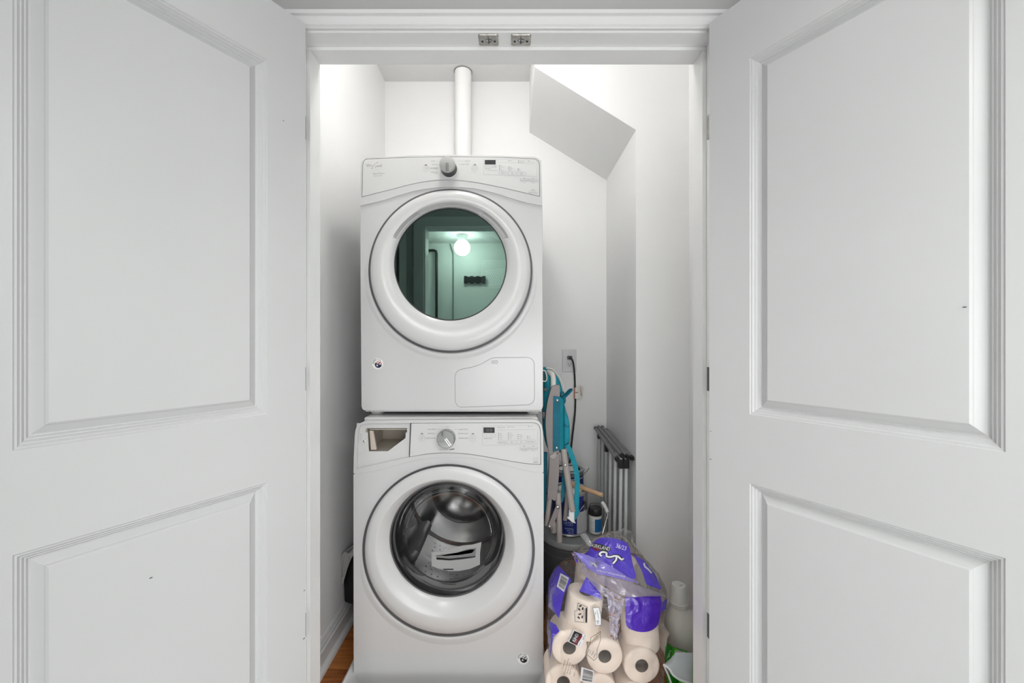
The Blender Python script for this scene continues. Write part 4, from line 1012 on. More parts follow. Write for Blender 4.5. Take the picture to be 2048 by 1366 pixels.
# legs
lg = obj('leg', tube([W(1127, 897, YCH + .012), W(1131, 930, YCH + .008), W(1138, 975, YCH), W(1144.5, 1022, YCH - .006)], 0.0135, 14, 3), M_TUBE, ch)
chp([(1138, 1020), (1149, 1022), (1149, 1041), (1152, 1048), (1144, 1045), (1134, 1036), (1138, 1034)], YCH - 0.014, 0.012, M_WHITE, 'leg_cap', 0.003, lg)
obj('rivet', lathe([(0.0055, 0), (0.005, 0.002), (0.002, 0.003)], W(1130.5, 930.5, YCH - .006), (0, -1, 0), n=16), M_CHROME, lg)
lg2 = obj('leg', tube([W(1116, 985, YCH + .02), W(1117.5, 1020, YCH + .014), W(1118.5, 1050, YCH + .01), W(1119, 1083, YCH + .008)], [0.0120] * 10 + [0.0120], 14, 3), M_TUBE, ch)
obj('leg', tube([W(1100, 995, YCH + .02), W(1096.5, 1020, YCH + .022), W(1094, 1050, YCH + .024)], 0.0105, 14, 3), M_TUBE, ch)
obj('leg', tube([W(1130, 960, YCH + .05), W(1134, 990, YCH + .05), W(1130, 1040, YCH + .05)], 0.009, 12, 3), M_TUBE, ch)
lk = chp([(1111.5, 1013), (1115, 1011), (1119, 1013), (1120, 1017), (1105, 1057), (1101.5, 1059), (1097, 1057), (1095.5, 1053)], YCH - 0.008, 0.008, M_TAUPE, 'link_bar', 0.003)
for (x, y) in ((1115.8, 1015), (1099.5, 1054)):
    obj('rivet', lathe([(0.0060, 0), (0.0055, 0.002), (0.002, 0.003)], W(x, y, YCH - .008), (0, -1, 0), n=16), M_CHROME, lk)
obj('foot_knob', lathe([(0.013, 0), (0.014, 0.012), (0.012, 0.04), (0.008, 0.045)], W(1107.5, 1064, YCH + 0.015), (0, 0, 1), n=18), M_TAUPE, ch)
hb = chp([(1084, 824), (1090, 823), (1091, 830), (1088, 838), (1085, 836)], YCH - 0.004, 0.010, M_RUB, 'hinge_bracket', 0.002)

# ---- folded drying rack against the alcove wall
M_SLAT = mat('rack_grey', (0.20, 0.20, 0.198), 0.4, 0.0, var=0.08, scale=30)
M_POLE = mat('rack_pole', (0.66, 0.69, 0.685), 0.3, 0.0)
rk = root('drying_rack', 'folded drying rack with grey slats and white poles against the alcove wall', 'rack', (0.50, 2.0, 0.0))
near = [(1234, 918), (1244, 911), (1254.5, 913), (1263, 915)]; far = [(1191.5, 857), (1198, 855.5), (1205.5, 855.5), (1213, 861)]
for i, (a, b) in enumerate(zip(near, far)):
    p0, p1 = W(*a, 1.785), W(*b, 2.235)
    s = obj('slat', tube([p0, p1], 0.01, 12, 1, flat=(0.0092, 0.0085)), M_SLAT, rk, ang=60)
    d = (p1 - p0).normalized()
    obj('end_cap', tube([p0 - d * 0.016, p0 - d * 0.012, p0 + d * 0.006], [0.0085, 0.0108, 0.0108], 12), M_BLACK, s)
    obj('end_cap', tube([p1 - d * 0.004, p1 + d * 0.010], 0.0100, 12), M_BLACK, s)
for px in (1241.5, 1252.5):
    p = W(px, 925, 1.792)
    obj('bracket', box(p.x - 0.0115, p.x + 0.0115, p.y - 0.010, p.y + 0.016, ZP(936.5, 1.79), ZP(919, 1.79)), M_BLACK, rk, bevel=0.002)
for a, b, Y in ((1242, 1238, 1.797), (1252.5, 1250, 1.797), (1231, 1227, 1.85), (1221.5, 1217, 1.93), (1212.5, 1209, 2.05), (1205.5, 1203, 2.13), (1199, 1197, 2.21)):
    top = W(a, 905, Y); top.z = 0.728; bot = W(b, 1200, Y); bot.z = 0.0
    fz = bot.x + (bot.x - top.x) * 0.25
    obj('pole', tube([Vector((bot.x, Y, 0.002)), top], 0.0078, 12), M_POLE, rk)
for a, Y, y0, y1 in ((1198.5, 2.20, 868, 877), (1212.5, 2.05, 889, 903)):
    p = W(a, y0, Y); obj('bracket', box(p.x - 0.010, p.x + 0.010, Y - 0.012, Y + 0.012, ZP(y1, Y), ZP(y0, Y)), M_BLACK, rk, bevel=0.002)

# ---- pack of toilet paper
M_ROLL = mat('roll_paper', (0.92, 0.80, 0.70), 0.9, var=0.03, scale=8, bump=0.15, bscale=250)
M_CORE = mat('roll_core', (0.26, 0.22, 0.18), 0.9, var=0.15, scale=30)
def roll(c, axis, r, h, lab, dent=0.0):
    c = Vector(c); ax = Vector(axis).normalized()
    t = root('toilet_roll', lab, 'toilet roll', c, 'rolls in the toilet paper pack')
    rc = 0.021
    prof = [(rc, 0.003), (r * 0.55, 0.0012), (r - 0.006, 0.0), (r - 0.001, 0.003), (r, 0.008), (r, h - 0.008), (r - 0.001, h - 0.003), (r - 0.006, h), (rc, h - 0.003)]
    v, f = lathe(prof, c, ax, 40, False, False)
    obj('paper', (v, f), M_ROLL, t, ang=50)
    a, b, d = basis(ax)
    rings = []
    for rr, hh in ((rc + 0.0004, 0.0026), (rc - 0.001, 0.0022), (rc - 0.0012, h - 0.004), (rc + 0.0002, h - 0.0034)):
        rg = []
        for i in range(28):
            th = 2 * math.pi * i / 28
            q = rr * (1 - dent * max(0, math.sin(th)) ** 3)
            rg.append(c + d * hh + a * rr * math.cos(th) + b * q * math.sin(th))
        rings.append(rg)
    obj('core', loft(rings), M_CORE, t, ang=50)
    return t
FR = 1.285
rows = [((1139, 1297), 'top left'), ((1210, 1314), 'top middle'), ((1284, 1333), 'top right')]
names1 = ['toilet roll with round core, left end of the upper end-on row in the pack', 'toilet roll with round core, middle of the upper end-on row in the pack', 'toilet roll with squashed core, right end of the upper end-on row in the pack']
names0 = ['toilet roll at the bottom left of the pack, cut by the picture edge', 'toilet roll at the bottom middle of the pack, cut by the picture edge', 'toilet roll at the bottom right of the pack, cut by the picture edge']
for k, (x, y) in enumerate(((1139, 1297), (1210, 1314), (1284, 1333))):
    p = W(x, y, FR); roll((p.x, FR, p.z), (0, 1, 0), 0.0580, 0.10, names1[k], 0.0 if k < 2 else 0.9)
for k, (x, y) in enumerate(((1127, 1366.5), (1198, 1384), (1271, 1402))):
    p = W(x, y, FR + 0.003); roll((p.x, FR + 0.003, p.z), (0, 1, 0), 0.0580, 0.10, names0[k], 0.0)
up1, up2 = W(1163, 1268, 1.345), W(1283, 1295, 1.345)
roll((up1.x - 0.004, 1.352, up1.z + 0.008), (0.16, 0.06, 1), 0.061, 0.128, 'upright toilet roll with recycling print, upper left in the pack')
roll((up2.x, 1.352, up2.z + 0.006), (-0.06, 0.06, 1), 0.061, 0.128, 'upright toilet roll under the dark purple print, upper right in the pack')
roll((0.285, 1.485, 0.325), (0.1, 0, 1), 0.056, 0.11, 'upright toilet roll at the back of the pack under the purple band')
roll((0.405, 1.485, 0.325), (0.0, 0, 1), 0.056, 0.115, 'upright toilet roll at the back right of the pack under the purple band')

# film bag round the rolls: sections (z, centre x, half width, front y, back y, squareness)
secs = [(0.003, 0.306, 0.176, 1.262, 1.56, 4.5), (0.10, 0.306, 0.181, 1.258, 1.565, 4.5), (0.20, 0.306, 0.181, 1.262, 1.565, 4.2), (0.265, 0.308, 0.183, 1.264, 1.565, 4.0), (0.315, 0.316, 0.188, 1.268, 1.565, 3.6),
        (0.36, 0.326, 0.196, 1.272, 1.56, 3.4), (0.40, 0.340, 0.190, 1.284, 1.555, 3.2), (0.424, 0.344, 0.168, 1.300, 1.54, 3.0), (0.45, 0.350, 0.140, 1.325, 1.53, 2.8), (0.470, 0.355, 0.115, 1.350, 1.53, 2.6),
        (0.495, 0.359, 0.090, 1.380, 1.52, 2.4), (0.516, 0.365, 0.066, 1.40, 1.51, 2.3), (0.533, 0.374, 0.042, 1.42, 1.50, 2.0), (0.540, 0.380, 0.018, 1.44, 1.48, 2.0)]
def sec_at(z):
    for a, b in zip(secs[:-1], secs[1:]):
        if z <= b[0]:
            t = (z - a[0]) / (b[0] - a[0]); t = max(0, t)
            return [a[i] + (b[i] - a[i]) * t for i in range(6)]
    return list(secs[-1])
NU, NV = 300, 180
BV = []
for j in range(NV + 1):
    z = 0.003 + (0.540 - 0.003) * (j / NV)
    _, cx, ax, y0, y1, sq = sec_at(z)
    cy, ay = (y0 + y1) / 2, (y1 - y0) / 2
    for i in range(NU):
        a = 2 * math.pi * i / NU
        ca, sa = math.cos(a), math.sin(a)
        x = cx + ax * math.copysign(abs(ca) ** (2 / sq), ca); y = cy + ay * math.copysign(abs(sa) ** (2 / sq), sa)
        p = Vector((x, y, z))
        w = 0.0035 * noise.noise(p * 17) + 0.0022 * noise.noise(p * 45 + Vector((3, 1, 7)))
        rd = 1.0 - abs(noise.noise(Vector((x * 16 + z * 9, y * 10, z * 13)) + Vector((5.3, 2, 9))))
        w += 0.0035 * rd ** 8
        if z > 0.43: w += 0.006 * noise.noise(p * 30 + Vector((9, 9, 2)))
        n = Vector((ca / ax, sa / ay, 0)).normalized()
        p += n * w
        if sa < 0 and z < 0.31: p.y = min(p.y, 1.2815)      # film stays outside the roll ends
        BV.append(p)
BF = [(j * NU + i, j * NU + (i + 1) % NU, (j + 1) * NU + (i + 1) % NU, (j + 1) * NU + i) for j in range(NV) for i in range(NU)]
BF.append(tuple(NV * NU + i for i in range(NU)))
# printed fields of the film: 1 purple, 2 dark purple
prints = [(1, catmull2([(1178, 1101), (1184, 1087), (1200, 1076), (1226, 1076), (1250, 1084), (1259, 1096), (1262, 1110), (1266, 1130), (1272, 1152), (1266, 1158), (1238, 1150), (1206, 1138), (1182, 1126), (1166, 1112), (1178, 1101)], 3)),
          (1, [(1266, 1108), (1290, 1122), (1312, 1152), (1324, 1180), (1300, 1172), (1293, 1168), (1283, 1140)]),
          (1, [(1098, 1128), (1108, 1120), (1143, 1160), (1128, 1188), (1118, 1236), (1096, 1212)]),
          (1, [(1090, 1236), (1112, 1250), (1119, 1262), (1106, 1274), (1103, 1300), (1098, 1330), (1088, 1336)]),
          (1, [(1159, 1182), (1172, 1154), (1193, 1166), (1204, 1199)]),
          (2, catmull2([(1250, 1193), (1290, 1193), (1321, 1191), (1319, 1240), (1308, 1258), (1290, 1264), (1270, 1262), (1253, 1252), (1251, 1225), (1250, 1193)], 3)),
          (1, [(1324, 1205), (1338, 1192), (1336, 1216), (1322, 1224)])]
M_FILM = film_mat('clear_film', (0.75, 0.73, 0.76), 0.045, 0.10, (1.0, 1.0, 1.0), 0.3, 26, 0.6)
M_PURP = film_mat('purple_print', (0.075, 0.040, 0.52), 0.95, 0.15, (0.4, 0.35, 0.8), 0.5, 22, 1.0)
M_PURD = film_mat('dark_purple_print', (0.060, 0.008, 0.40), 0.97, 0.15, (0.3, 0.2, 0.7), 0.5, 22, 1.0)
M_LILA = film_mat('lilac_print', (0.21, 0.17, 0.62), 0.85, 0.12, (0.6, 0.55, 0.9), 0.5, 26, 1.2)
pk = root('toilet_paper_pack', 'torn clear film pack of toilet paper with purple printing on the closet floor', 'package', (0.32, 1.44, 0.0))
bag = obj('film_bag', (BV, BF), M_FILM, pk, ang=80)
bvh = BVHTree.FromPolygons(BV, BF)
EYE = Vector((0, 0, CH))
def on_film(px, py, off=0.0015):
    d = (W(px, py, 1.3) - EYE).normalized()
    h = bvh.ray_cast(EYE, d)
    p = h[0] if h[0] else W(px, py, 1.40)
    return p - d * off
def film_flat(shapes, name, m, off=0.002, parent=bag, step=3.0, smooth=False, **kw):
    bm = bmesh.new()
    for pts in shapes:
        try: bm.faces.new([bm.verts.new((x, y, 0)) for x, y in pts])
        except ValueError: pass
    xs = [v.co.x for v in bm.verts]; ys = [v.co.y for v in bm.verts]
    for ax, lo, hi in ((0, min(xs), max(xs)), (1, min(ys), max(ys))):
        t = lo + step
        while t < hi - 0.5:
            co = [0, 0, 0]; no = [0, 0, 0]; co[ax] = t; no[ax] = 1
            bmesh.ops.bisect_plane(bm, geom=list(bm.verts) + list(bm.edges) + list(bm.faces), plane_co=co, plane_no=no)
            t += step
    bm.verts.index_update()
    hit = [bvh.ray_cast(EYE, (W(v.co.x, v.co.y, 1.3) - EYE).normalized())[0] is not None for v in bm.verts]
    V = [on_film(v.co.x, v.co.y, off) for v in bm.verts]
    def flat_enough(f):   # keep what lies on the film, drop what would hang past its edge
        q = [V[v.index] for v in f.verts]
        return all(hit[v.index] for v in f.verts) and max(a.y for a in q) - min(a.y for a in q) < 0.03
    Fc = [tuple(v.index for v in f.verts) for f in bm.faces if flat_enough(f)]
    bm.free()
    if name == 'printed_field':      # one field is one piece: drop slivers cut off at the edge of the film
        lab = {}
        def find(a):
            while lab.setdefault(a, a) != a: a = lab[a]
            return a
        for f in Fc:
            for q in f[1:]: lab[find(q)] = find(f[0])
        big = {}
        for f in Fc: big.setdefault(find(f[0]), []).append(f)
        Fc = max(big.values(), key=len)
        use = sorted({q for f in Fc for q in f}); ren = {q: i for i, q in enumerate(use)}
        V = [V[q] for q in use]; Fc = [tuple(ren[q] for q in f) for f in Fc]
    return obj(name, (V, Fc), m, parent, smooth=smooth, ang=80, **kw)
for m_, po in prints:
    film_flat([po[:-1] if po[0] == po[-1] else po], 'printed_field', M_PURP if m_ == 1 else M_PURD, 0.0009, step=2.0, smooth=True)
def film_text(items, name, m, off=0.0028, parent=bag):
    V, Fc = [], []
    for s, px, py, h, rot, wd in items:
        v, f, w = glyphs(s); rot = math.radians(rot); sx = wd / w if wd else h; n = len(V)
        for x, y in v:
            a, b = x * sx, (y - 0.5) * h
            V.append(on_film(px + a * math.cos(rot) - b * math.sin(rot), py - a * math.sin(rot) - b * math.cos(rot), off))
        Fc += [tuple(i + n for i in q) for q in f]
    return obj(name, (V, Fc), m, parent, smooth=False, kind='stuff')
def film_band(pts, w, name, m, off, parent=bag, sub=5):
    P = catmull2(pts, sub); quads = []
    for (x0, y0), (x1, y1) in zip(P[:-1], P[1:]):
        d = Vector((x1 - x0, y1 - y0)); d.normalize(); n = Vector((-d.y, d.x)) * w / 2
        quads.append([(x0 + n.x - d.x * .3, y0 + n.y - d.y * .3), (x1 + n.x + d.x * .3, y1 + n.y + d.y * .3), (x1 - n.x + d.x * .3, y1 - n.y + d.y * .3), (x0 - n.x - d.x * .3, y0 - n.y - d.y * .3)])
    return film_flat(quads, name, m, off, parent, kind='stuff')
M_PINK = mat('print_black', (0.012, 0.012, 0.014), 0.4); M_PWHT = mat('print_white', (0.72, 0.72, 0.74), 0.4); M_PRED = mat('print_red', (0.16, 0.012, 0.02), 0.4)
film_flat([catmull2([(1181, 1094), (1183, 1088), (1190, 1086.5), (1204, 1089), (1219, 1095), (1221.5, 1098.5), (1219, 1102), (1203, 1101), (1187, 1097.5), (1181, 1094)], 3)[:-1]], 'brand_plate', M_PINK, 0.002)
film_flat([[(1184, 1096.2), (1190, 1094), (1199, 1097), (1200, 1101), (1192, 1102.2)]], 'brand_flash', M_PRED, 0.0026)
film_text([('KIRKLAND', 1202, 1094.3, 7.2, -13, 36), ('36/23', 1242.5, 1094, 8.6, -17, 21)], 'lettering', M_PWHT)
for w_, m_, o_ in ((7.0, M_PINK, 0.0024), (3.6, M_PWHT, 0.0030)):
    film_band([(1203, 1112), (1199, 1108), (1205, 1104), (1213, 1106), (1213, 1112), (1220, 1114), (1229, 1112), (1236, 1113), (1243, 1119), (1247, 1117)], w_, 'script_mark', m_, o_)
    film_band([(1233, 1113), (1232, 1120), (1226, 1127)], w_, 'script_mark', m_, o_)
film_band([(1288, 1126), (1290, 1133), (1297, 1139), (1303, 1146)], 3.0, 'script_mark', M_PWHT, 0.003)
# bar codes
def barcode(quad, name, nb, seed):
    q = [Vector((a, b)) for a, b in quad]           # around: 0 top-left,1 top-right,2 bottom-right,3 bottom-left; bars run 0->1 direction
    bc_ = film_flat([quad], name, M_PWHT, 0.0022)
    rnd = random.Random(seed); t = 0.10; bars = []
    while t < 0.92:
        w_ = rnd.choice((0.018, 0.03, 0.045))
        a0 = q[0].lerp(q[3], t); b0 = q[1].lerp(q[2], t); a1 = q[0].lerp(q[3], t + w_); b1 = q[1].lerp(q[2], t + w_)
        bars.append([tuple(a0.lerp(b0, .16)), tuple(a0.lerp(b0, .94)), tuple(a1.lerp(b1, .94)), tuple(a1.lerp(b1, .16))])
        t += w_ + rnd.choice((0.02, 0.03, 0.04))
    film_flat(bars, 'bar', M_PINK, 0.0028, bc_, kind='stuff')
barcode([(1121, 1146), (1138, 1156), (1128, 1184), (1113.5, 1173)], 'bar_code', 14, 3)
barcode([(1163, 1334), (1188, 1342), (1185, 1366), (1160, 1362)], 'bar_code', 14, 5)
# recycling label, brand square, small print
film_band([(1149, 1222), (1150, 1243), (1174, 1245.5), (1174.5, 1214), (1156, 1206), (1154, 1221), (1149, 1222)], 0.8, 'recycling_label', M_PINK, 0.0022, sub=1)
ar = []
for cx_, cy_ in ((1161.5, 1216), (1160.5, 1232.5)):
    for k in range(3):
        a = math.radians(90 + 120 * k + 15)
        x, y = cx_ + 4.2 * math.cos(a), cy_ - 4.2 * math.sin(a); t = a + math.radians(90)
        for s_ in (1,):
            ax_, ay_ = math.cos(t), -math.sin(t); bx_, by_ = math.cos(a), -math.sin(a)
            ar.append([(x - ax_ * 3 + bx_ * 1.6, y - ay_ * 3 + by_ * 1.6), (x + ax_ * 1 + bx_ * 1.6, y + ay_ * 1 + by_ * 1.6), (x + ax_ * 3.4, y + ay_ * 3.4), (x + ax_ * 1 - bx_ * 1.8, y + ay_ * 1 - by_ * 1.8), (x - ax_ * 3 - bx_ * 1.6, y - ay_ * 3 - by_ * 1.6)])
for s_ in ar: film_flat([s_], 'recycling_arrow', M_PINK, 0.0024)
film_flat([[(1171, 1217), (1174, 1215), (1174, 1245), (1170.5, 1244)]], 'label_strip', M_PINK, 0.0024)
film_text([('PLASTIC', 1168.3, 1225, 2.2, -92, 14), ('recycle', 1168.3, 1238, 2.2, -92, 10)], 'small_lettering', M_PINK)
lab2 = film_flat([[(1185.5, 1216), (1198, 1214.5), (1202, 1233), (1202.5, 1250), (1191, 1251.5), (1190, 1234)]], 'care_label', M_PWHT, 0.0020)
film_band([(1185.5, 1216), (1198, 1214.5), (1202, 1233), (1202.5, 1250), (1191, 1251.5), (1190, 1234), (1185.5, 1216)], 0.6, 'label_border', M_PINK, 0.0026, lab2, 1)
film_text([('recycled fibre', 1196, 1229, 2.0, -80, 18), ('paper', 1191.5, 1227, 2.0, -80, 5), ('Fc', 1196, 1244.5, 6, -60, 6)], 'small_lettering', M_PINK, 0.0026, lab2)
sq_ = film_flat([[(1147.5, 1259.5), (1172.5, 1270.5), (1161, 1295.5), (1136.5, 1283.5)]], 'brand_square', M_PWHT, 0.0020)
film_flat([[(1148.6, 1261.5), (1165, 1268.5), (1154, 1291), (1138.3, 1283)]], 'brand_field', M_PINK, 0.0026, sq_)
film_flat([[(1160, 1270), (1165, 1272), (1159, 1282), (1154, 1279)], [(1151, 1277), (1157, 1280), (1153, 1290), (1146, 1287)]], 'brand_flash', M_PRED, 0.0030, sq_)
film_text([('KIND', 1151, 1275.5, 6.5, 64, 17)], 'lettering', M_PWHT, 0.0034, sq_)
film_text([('SIGNATURE', 1168, 1275, 2.0, 64, 10), ('SIG', 1159.5, 1288, 2.0, 64, 8)], 'small_lettering', M_PINK, 0.0030, sq_)
film_band([(1201, 1263), (1182, 1275), (1180, 1288), (1173, 1299), (1171.5, 1307), (1188, 1321), (1194, 1315), (1194, 1300), (1201, 1280), (1201, 1263)], 0.8, 'small_print_border', M_PINK, 0.0022, sub=1)
film_text([('SATISFACTION', 1196, 1274, 2.4, 68, 15), ('GUARANTEED', 1191.5, 1277, 2.4, 68, 14), ('or money back', 1187, 1280, 2.4, 68, 12), ('CALL', 1183.5, 1283, 2.4, 68, 8),
           ('180 ROLL', 1176.5, 1302, 2.6, 66, 9), ('2 PLY', 1180.5, 1304, 2.6, 66, 8), ('TISSUE', 1185, 1307, 2.6, 66, 9), ('PAPER', 1189.5, 1311, 2.6, 66, 10)], 'small_lettering', M_PINK)
film_text([('DISTRIBUTED BY', 1128, 1329, 2.4, 74, 18), ('COSTCO WHOLESALE CORPORATION', 1132.5, 1334, 2.4, 74, 36), ('PO BOX 34535', 1137.5, 1336, 2.4, 74, 22), ('SEATTLE, WA', 1142, 1338, 2.4, 74, 22), ('USA', 1146.5, 1334, 2.4, 74, 8), ('INST 1 CODE', 1151, 1341, 2.4, 74, 24)], 'small_lettering', M_PINK)
# torn flap of film hanging over the opening: lilac above, clear below
def film_sheet(name, grid, m, parent, amp=0.004, seed=0, nu=26, nv=8):
    """grid: top and bottom pixel polylines with depth; a wrinkled sheet between them"""
    top = smooth_path([W(*p) for p in grid[0]], 8); bot = smooth_path([W(*p) for p in grid[1]], 8)
    def at(P, t):
        x = t * (len(P) - 1); i = min(int(x), len(P) - 2); return P[i].lerp(P[i + 1], x - i)
    V = []
    for j in range(nv + 1):
        for i in range(nu + 1):
            p = at(top, i / nu).lerp(at(bot, i / nu), j / nv)
            p = p + Vector((0, amp * noise.noise(p * 40 + Vector((seed, 0, 0))) + amp * 0.7 * noise.noise(p * 95 + Vector((0, seed, 0))), 0))
            V.append(p)
    Fc = [(j * (nu + 1) + i, j * (nu + 1) + i + 1, (j + 1) * (nu + 1) + i + 1, (j + 1) * (nu + 1) + i) for j in range(nv) for i in range(nu)]
    return obj(name, (V, Fc), m, parent, ang=80)
def fd(px, py, off): 
    p = on_film(px, py, 0); return p.y - off
def fp(px, py, off): return (px, py, fd(px, py, off))
FLAP = film_sheet('torn_flap', ([fp(1150, 1104, .006), fp(1180, 1112, .010), fp(1215, 1128, .012), fp(1250, 1150, .012), fp(1275, 1164, .008)], [fp(1160, 1124, .010), fp(1186, 1144, .014), fp(1215, 1152, .016), fp(1248, 1160, .014), fp(1277, 1167, .008)]), M_LILA, pk, 0.003, 3)
_bag_bvh = bvh
bvh = BVHTree.FromPolygons([Vector(v.co) + ORG[pk.name] for v in FLAP.data.vertices], [tuple(p.vertices) for p in FLAP.data.polygons])
film_text([('ULTRA SOFT BATHROOM TISSUE', 1222, 1147, 3.0, -13, 58)], 'small_lettering', M_PWHT, 0.0016, FLAP)
bvh = _bag_bvh
M_SHADE = film_mat('torn_film', (0.42, 0.38, 0.50), 0.42, 0.10, (0.75, 0.72, 0.80), 0.5, 30, 1.8)
film_sheet('torn_flap', ([fp(1186, 1145, .012), fp(1215, 1153, .014), fp(1250, 1162, .014), fp(1290, 1176, .010), fp(1330, 1190, .006)], [fp(1200, 1166, .014), fp(1225, 1180, .016), fp(1255, 1194, .016), fp(1292, 1192, .012), fp(1331, 1193, .006)]), M_SHADE, pk, 0.004, 8)
film_sheet('torn_flap', ([fp(1143, 1105, .004), fp(1150, 1103, .008), fp(1156, 1106, .012), fp(1163, 1116, .008)], [fp(1146, 1122, .004), fp(1152, 1126, .010), fp(1158, 1124, .012), fp(1168, 1126, .008)]), M_PURD, pk, 0.008, 12, 18, 8)
film_sheet('torn_flap', ([fp(1168, 1126, .008), fp(1178, 1142, .010), fp(1198, 1166, .012), fp(1226, 1184, .012)], [fp(1162, 1140, .006), fp(1186, 1170, .010), fp(1208, 1192, .012), fp(1228, 1200, .012)]), M_SHADE, pk, 0.005, 15)
film_sheet('torn_flap', ([fp(1213, 1180, .012), fp(1232, 1186, .016), fp(1248, 1196, .012)], [fp(1222, 1276, .006), fp(1228, 1280, .010), fp(1234, 1278, .006)]), film_mat('bunched_film', (0.48, 0.43, 0.58), 0.55, 0.08, (0.75, 0.72, 0.8), 0.7, 40, 2.0), pk, 0.010, 21, 16, 26)
# crumpled gathered top
V, Fc = [], []
for j in range(13):
    for i in range(33):
        u = i / 32; v = j / 12; a = u * math.pi * 1.15 - 0.3
        p = W(1246 + 24 * math.cos(a) * (1 - 0.25 * v), 1094 - 16 * math.sin(a) - 20 * v, 1.50 + 0.03 * math.sin(a * 2))
        p += Vector((noise.noise(p * 55) * 0.014, noise.noise(p * 48 + Vector((4, 4, 4))) * 0.016, noise.noise(p * 60 + Vector((8, 1, 2))) * 0.012))
        V.append(p)
for j in range(12):
    for i in range(32): Fc.append((j * 33 + i, j * 33 + i + 1, (j + 1) * 33 + i + 1, (j + 1) * 33 + i))
obj('gathered_top', (V, Fc), film_mat('crumpled_film', (0.7, 0.7, 0.72), 0.22, 0.06, (0.93, 0.93, 0.94), 0.8, 50, 2.4), pk, ang=80)
film_sheet('torn_corner', ([fp(1166, 1080, .004), (1160, 1068, 1.47), (1172, 1066, 1.47)], [fp(1182, 1098, .004), fp(1180, 1096, .01), fp(1186, 1092, .006)]), MATS['crumpled_film'], pk, 0.008, 31, 14, 12)

# ---- bleach jug behind the right jamb
M_JUG = mat('jug_white', (0.66, 0.64, 0.59), 0.4, var=0.02)
jx, jy = 0.625, 1.46
jug = root('plastic_jug', 'white plastic jug with a tapered cap between the pack and the right jamb', 'jug', (jx, jy, 0.0))
def jring(z, rx, ry, cx=0.0, n=40, sq=2.6):
    out = []
    for i in range(n):
        a = 2 * math.pi * i / n; ca, sa = math.cos(a), math.sin(a)
        out.append(Vector((jx + cx + rx * math.copysign(abs(ca) ** (2 / sq), ca), jy + ry * math.copysign(abs(sa) ** (2 / sq), sa), z)))
    return out
obj('body', loft([jring(0.001, 0.070, 0.055, .02), jring(0.006, 0.080, 0.064, .02), jring(0.04, 0.083, 0.066, .02), jring(0.14, 0.083, 0.066, .02), jring(0.165, 0.080, 0.064, .02), jring(0.185, 0.083, 0.065, .02), jring(0.215, 0.076, 0.058, .014), jring(0.245, 0.058, 0.046, .0, sq=2.2),
                  jring(0.268, 0.040, 0.036, -.010, sq=2), jring(0.282, 0.032, 0.031, -.016, sq=2), jring(0.292, 0.030, 0.030, -.016, sq=2)], True, True), M_JUG, jug, ang=60)
obj('cap', loft([[Vector((jx - .016 + r_ * math.cos(2 * math.pi * i / 36), jy + r_ * math.sin(2 * math.pi * i / 36), z + 0.0)) for i in range(36)] for r_, z in ((0.033, 0.284), (0.0335, 0.287), (0.0335, 0.299), (0.0315, 0.301), (0.0310, 0.303), (0.0265, 0.352), (0.0235, 0.358), (0.016, 0.360))], True, True), mat('cap_white', (0.62, 0.61, 0.58), 0.45, var=0.02), jug, ang=40)
obj('cap_mark', ([(jx - .020, jy - .012, 0.3606), (jx - .005, jy - .004, 0.3606), (jx - .004, jy - .006, 0.3606), (jx - .018, jy - .014, 0.3606)], [(0, 1, 2, 3)]), M_INK, jug, smooth=False)
obj('handle', tube([Vector((jx + .035, jy - .075, 0.235)), Vector((jx + .045, jy - .105, 0.22)), Vector((jx + .055, jy - .112, 0.17)), Vector((jx + .058, jy - .105, 0.10)), Vector((jx + .055, jy - .075, 0.075))], 0.013, 14, 5), M_JUG, jug)
# ---- green pouch with a pale grey gusset in front of the jug
M_GREEN = mat('pouch_green', (0.012, 0.20, 0.010), 0.35, var=0.08); M_GREENL = mat('pouch_bright_green', (0.06, 0.42, 0.02), 0.35, var=0.06)
M_GREY = mat('pouch_grey', (0.40, 0.43, 0.435), 0.45, var=0.03)
gp = root('cleaner_pouch', 'green pouch with white lettering leaning on the white jug', 'pouch', W(1350, 1366, 1.33))
gp.location.z = 0.0; ORG[gp.name] = Vector(gp.location)
def sheet3(pts, t=0.004):
    V = [Vector(p) for p in pts]; n = len(V)
    V2 = [v + Vector((0, t, 0)) for v in V]
    return V + V2, [tuple(range(n)), tuple(reversed(range(n, 2 * n)))] + [(i, (i + 1) % n, n + (i + 1) % n, n + i) for i in range(n)]
def fl_(px, Y): return (XP(px, Y), Y, 0.001)
back = obj('back_panel', sheet3([W(1329, 1283, 1.375), W(1335, 1287, 1.373), W(1347, 1296, 1.370), W(1378, 1306, 1.365), (0.585, 1.35, 0.002), (0.530, 1.355, 0.002)], 0.006), M_GREEN, gp, smooth=False)
obj('light_edge', sheet3([W(1346.5, 1296, 1.3665), W(1376, 1305, 1.3620), W(1376, 1310, 1.3618), W(1350, 1301, 1.3660), W(1344, 1318, 1.3655), W(1342, 1322, 1.3655)], 0.002), M_GREENL, gp, smooth=False)
obj('label', sheet3([W(1351, 1300, 1.364), W(1370, 1305, 1.361), W(1366, 1316, 1.360), W(1347, 1314, 1.3635)], 0.002), mat('pouch_label', (0.60, 0.52, 0.52), 0.5, var=0.1, scale=80), gp, smooth=False)
V, Fc = lettering([('ngers', 1337.5, 1308, 4.5, 'c', 66, 17)], 1.3660)
obj('lettering', (V, Fc), M_WHITE, gp, smooth=False, kind='stuff')
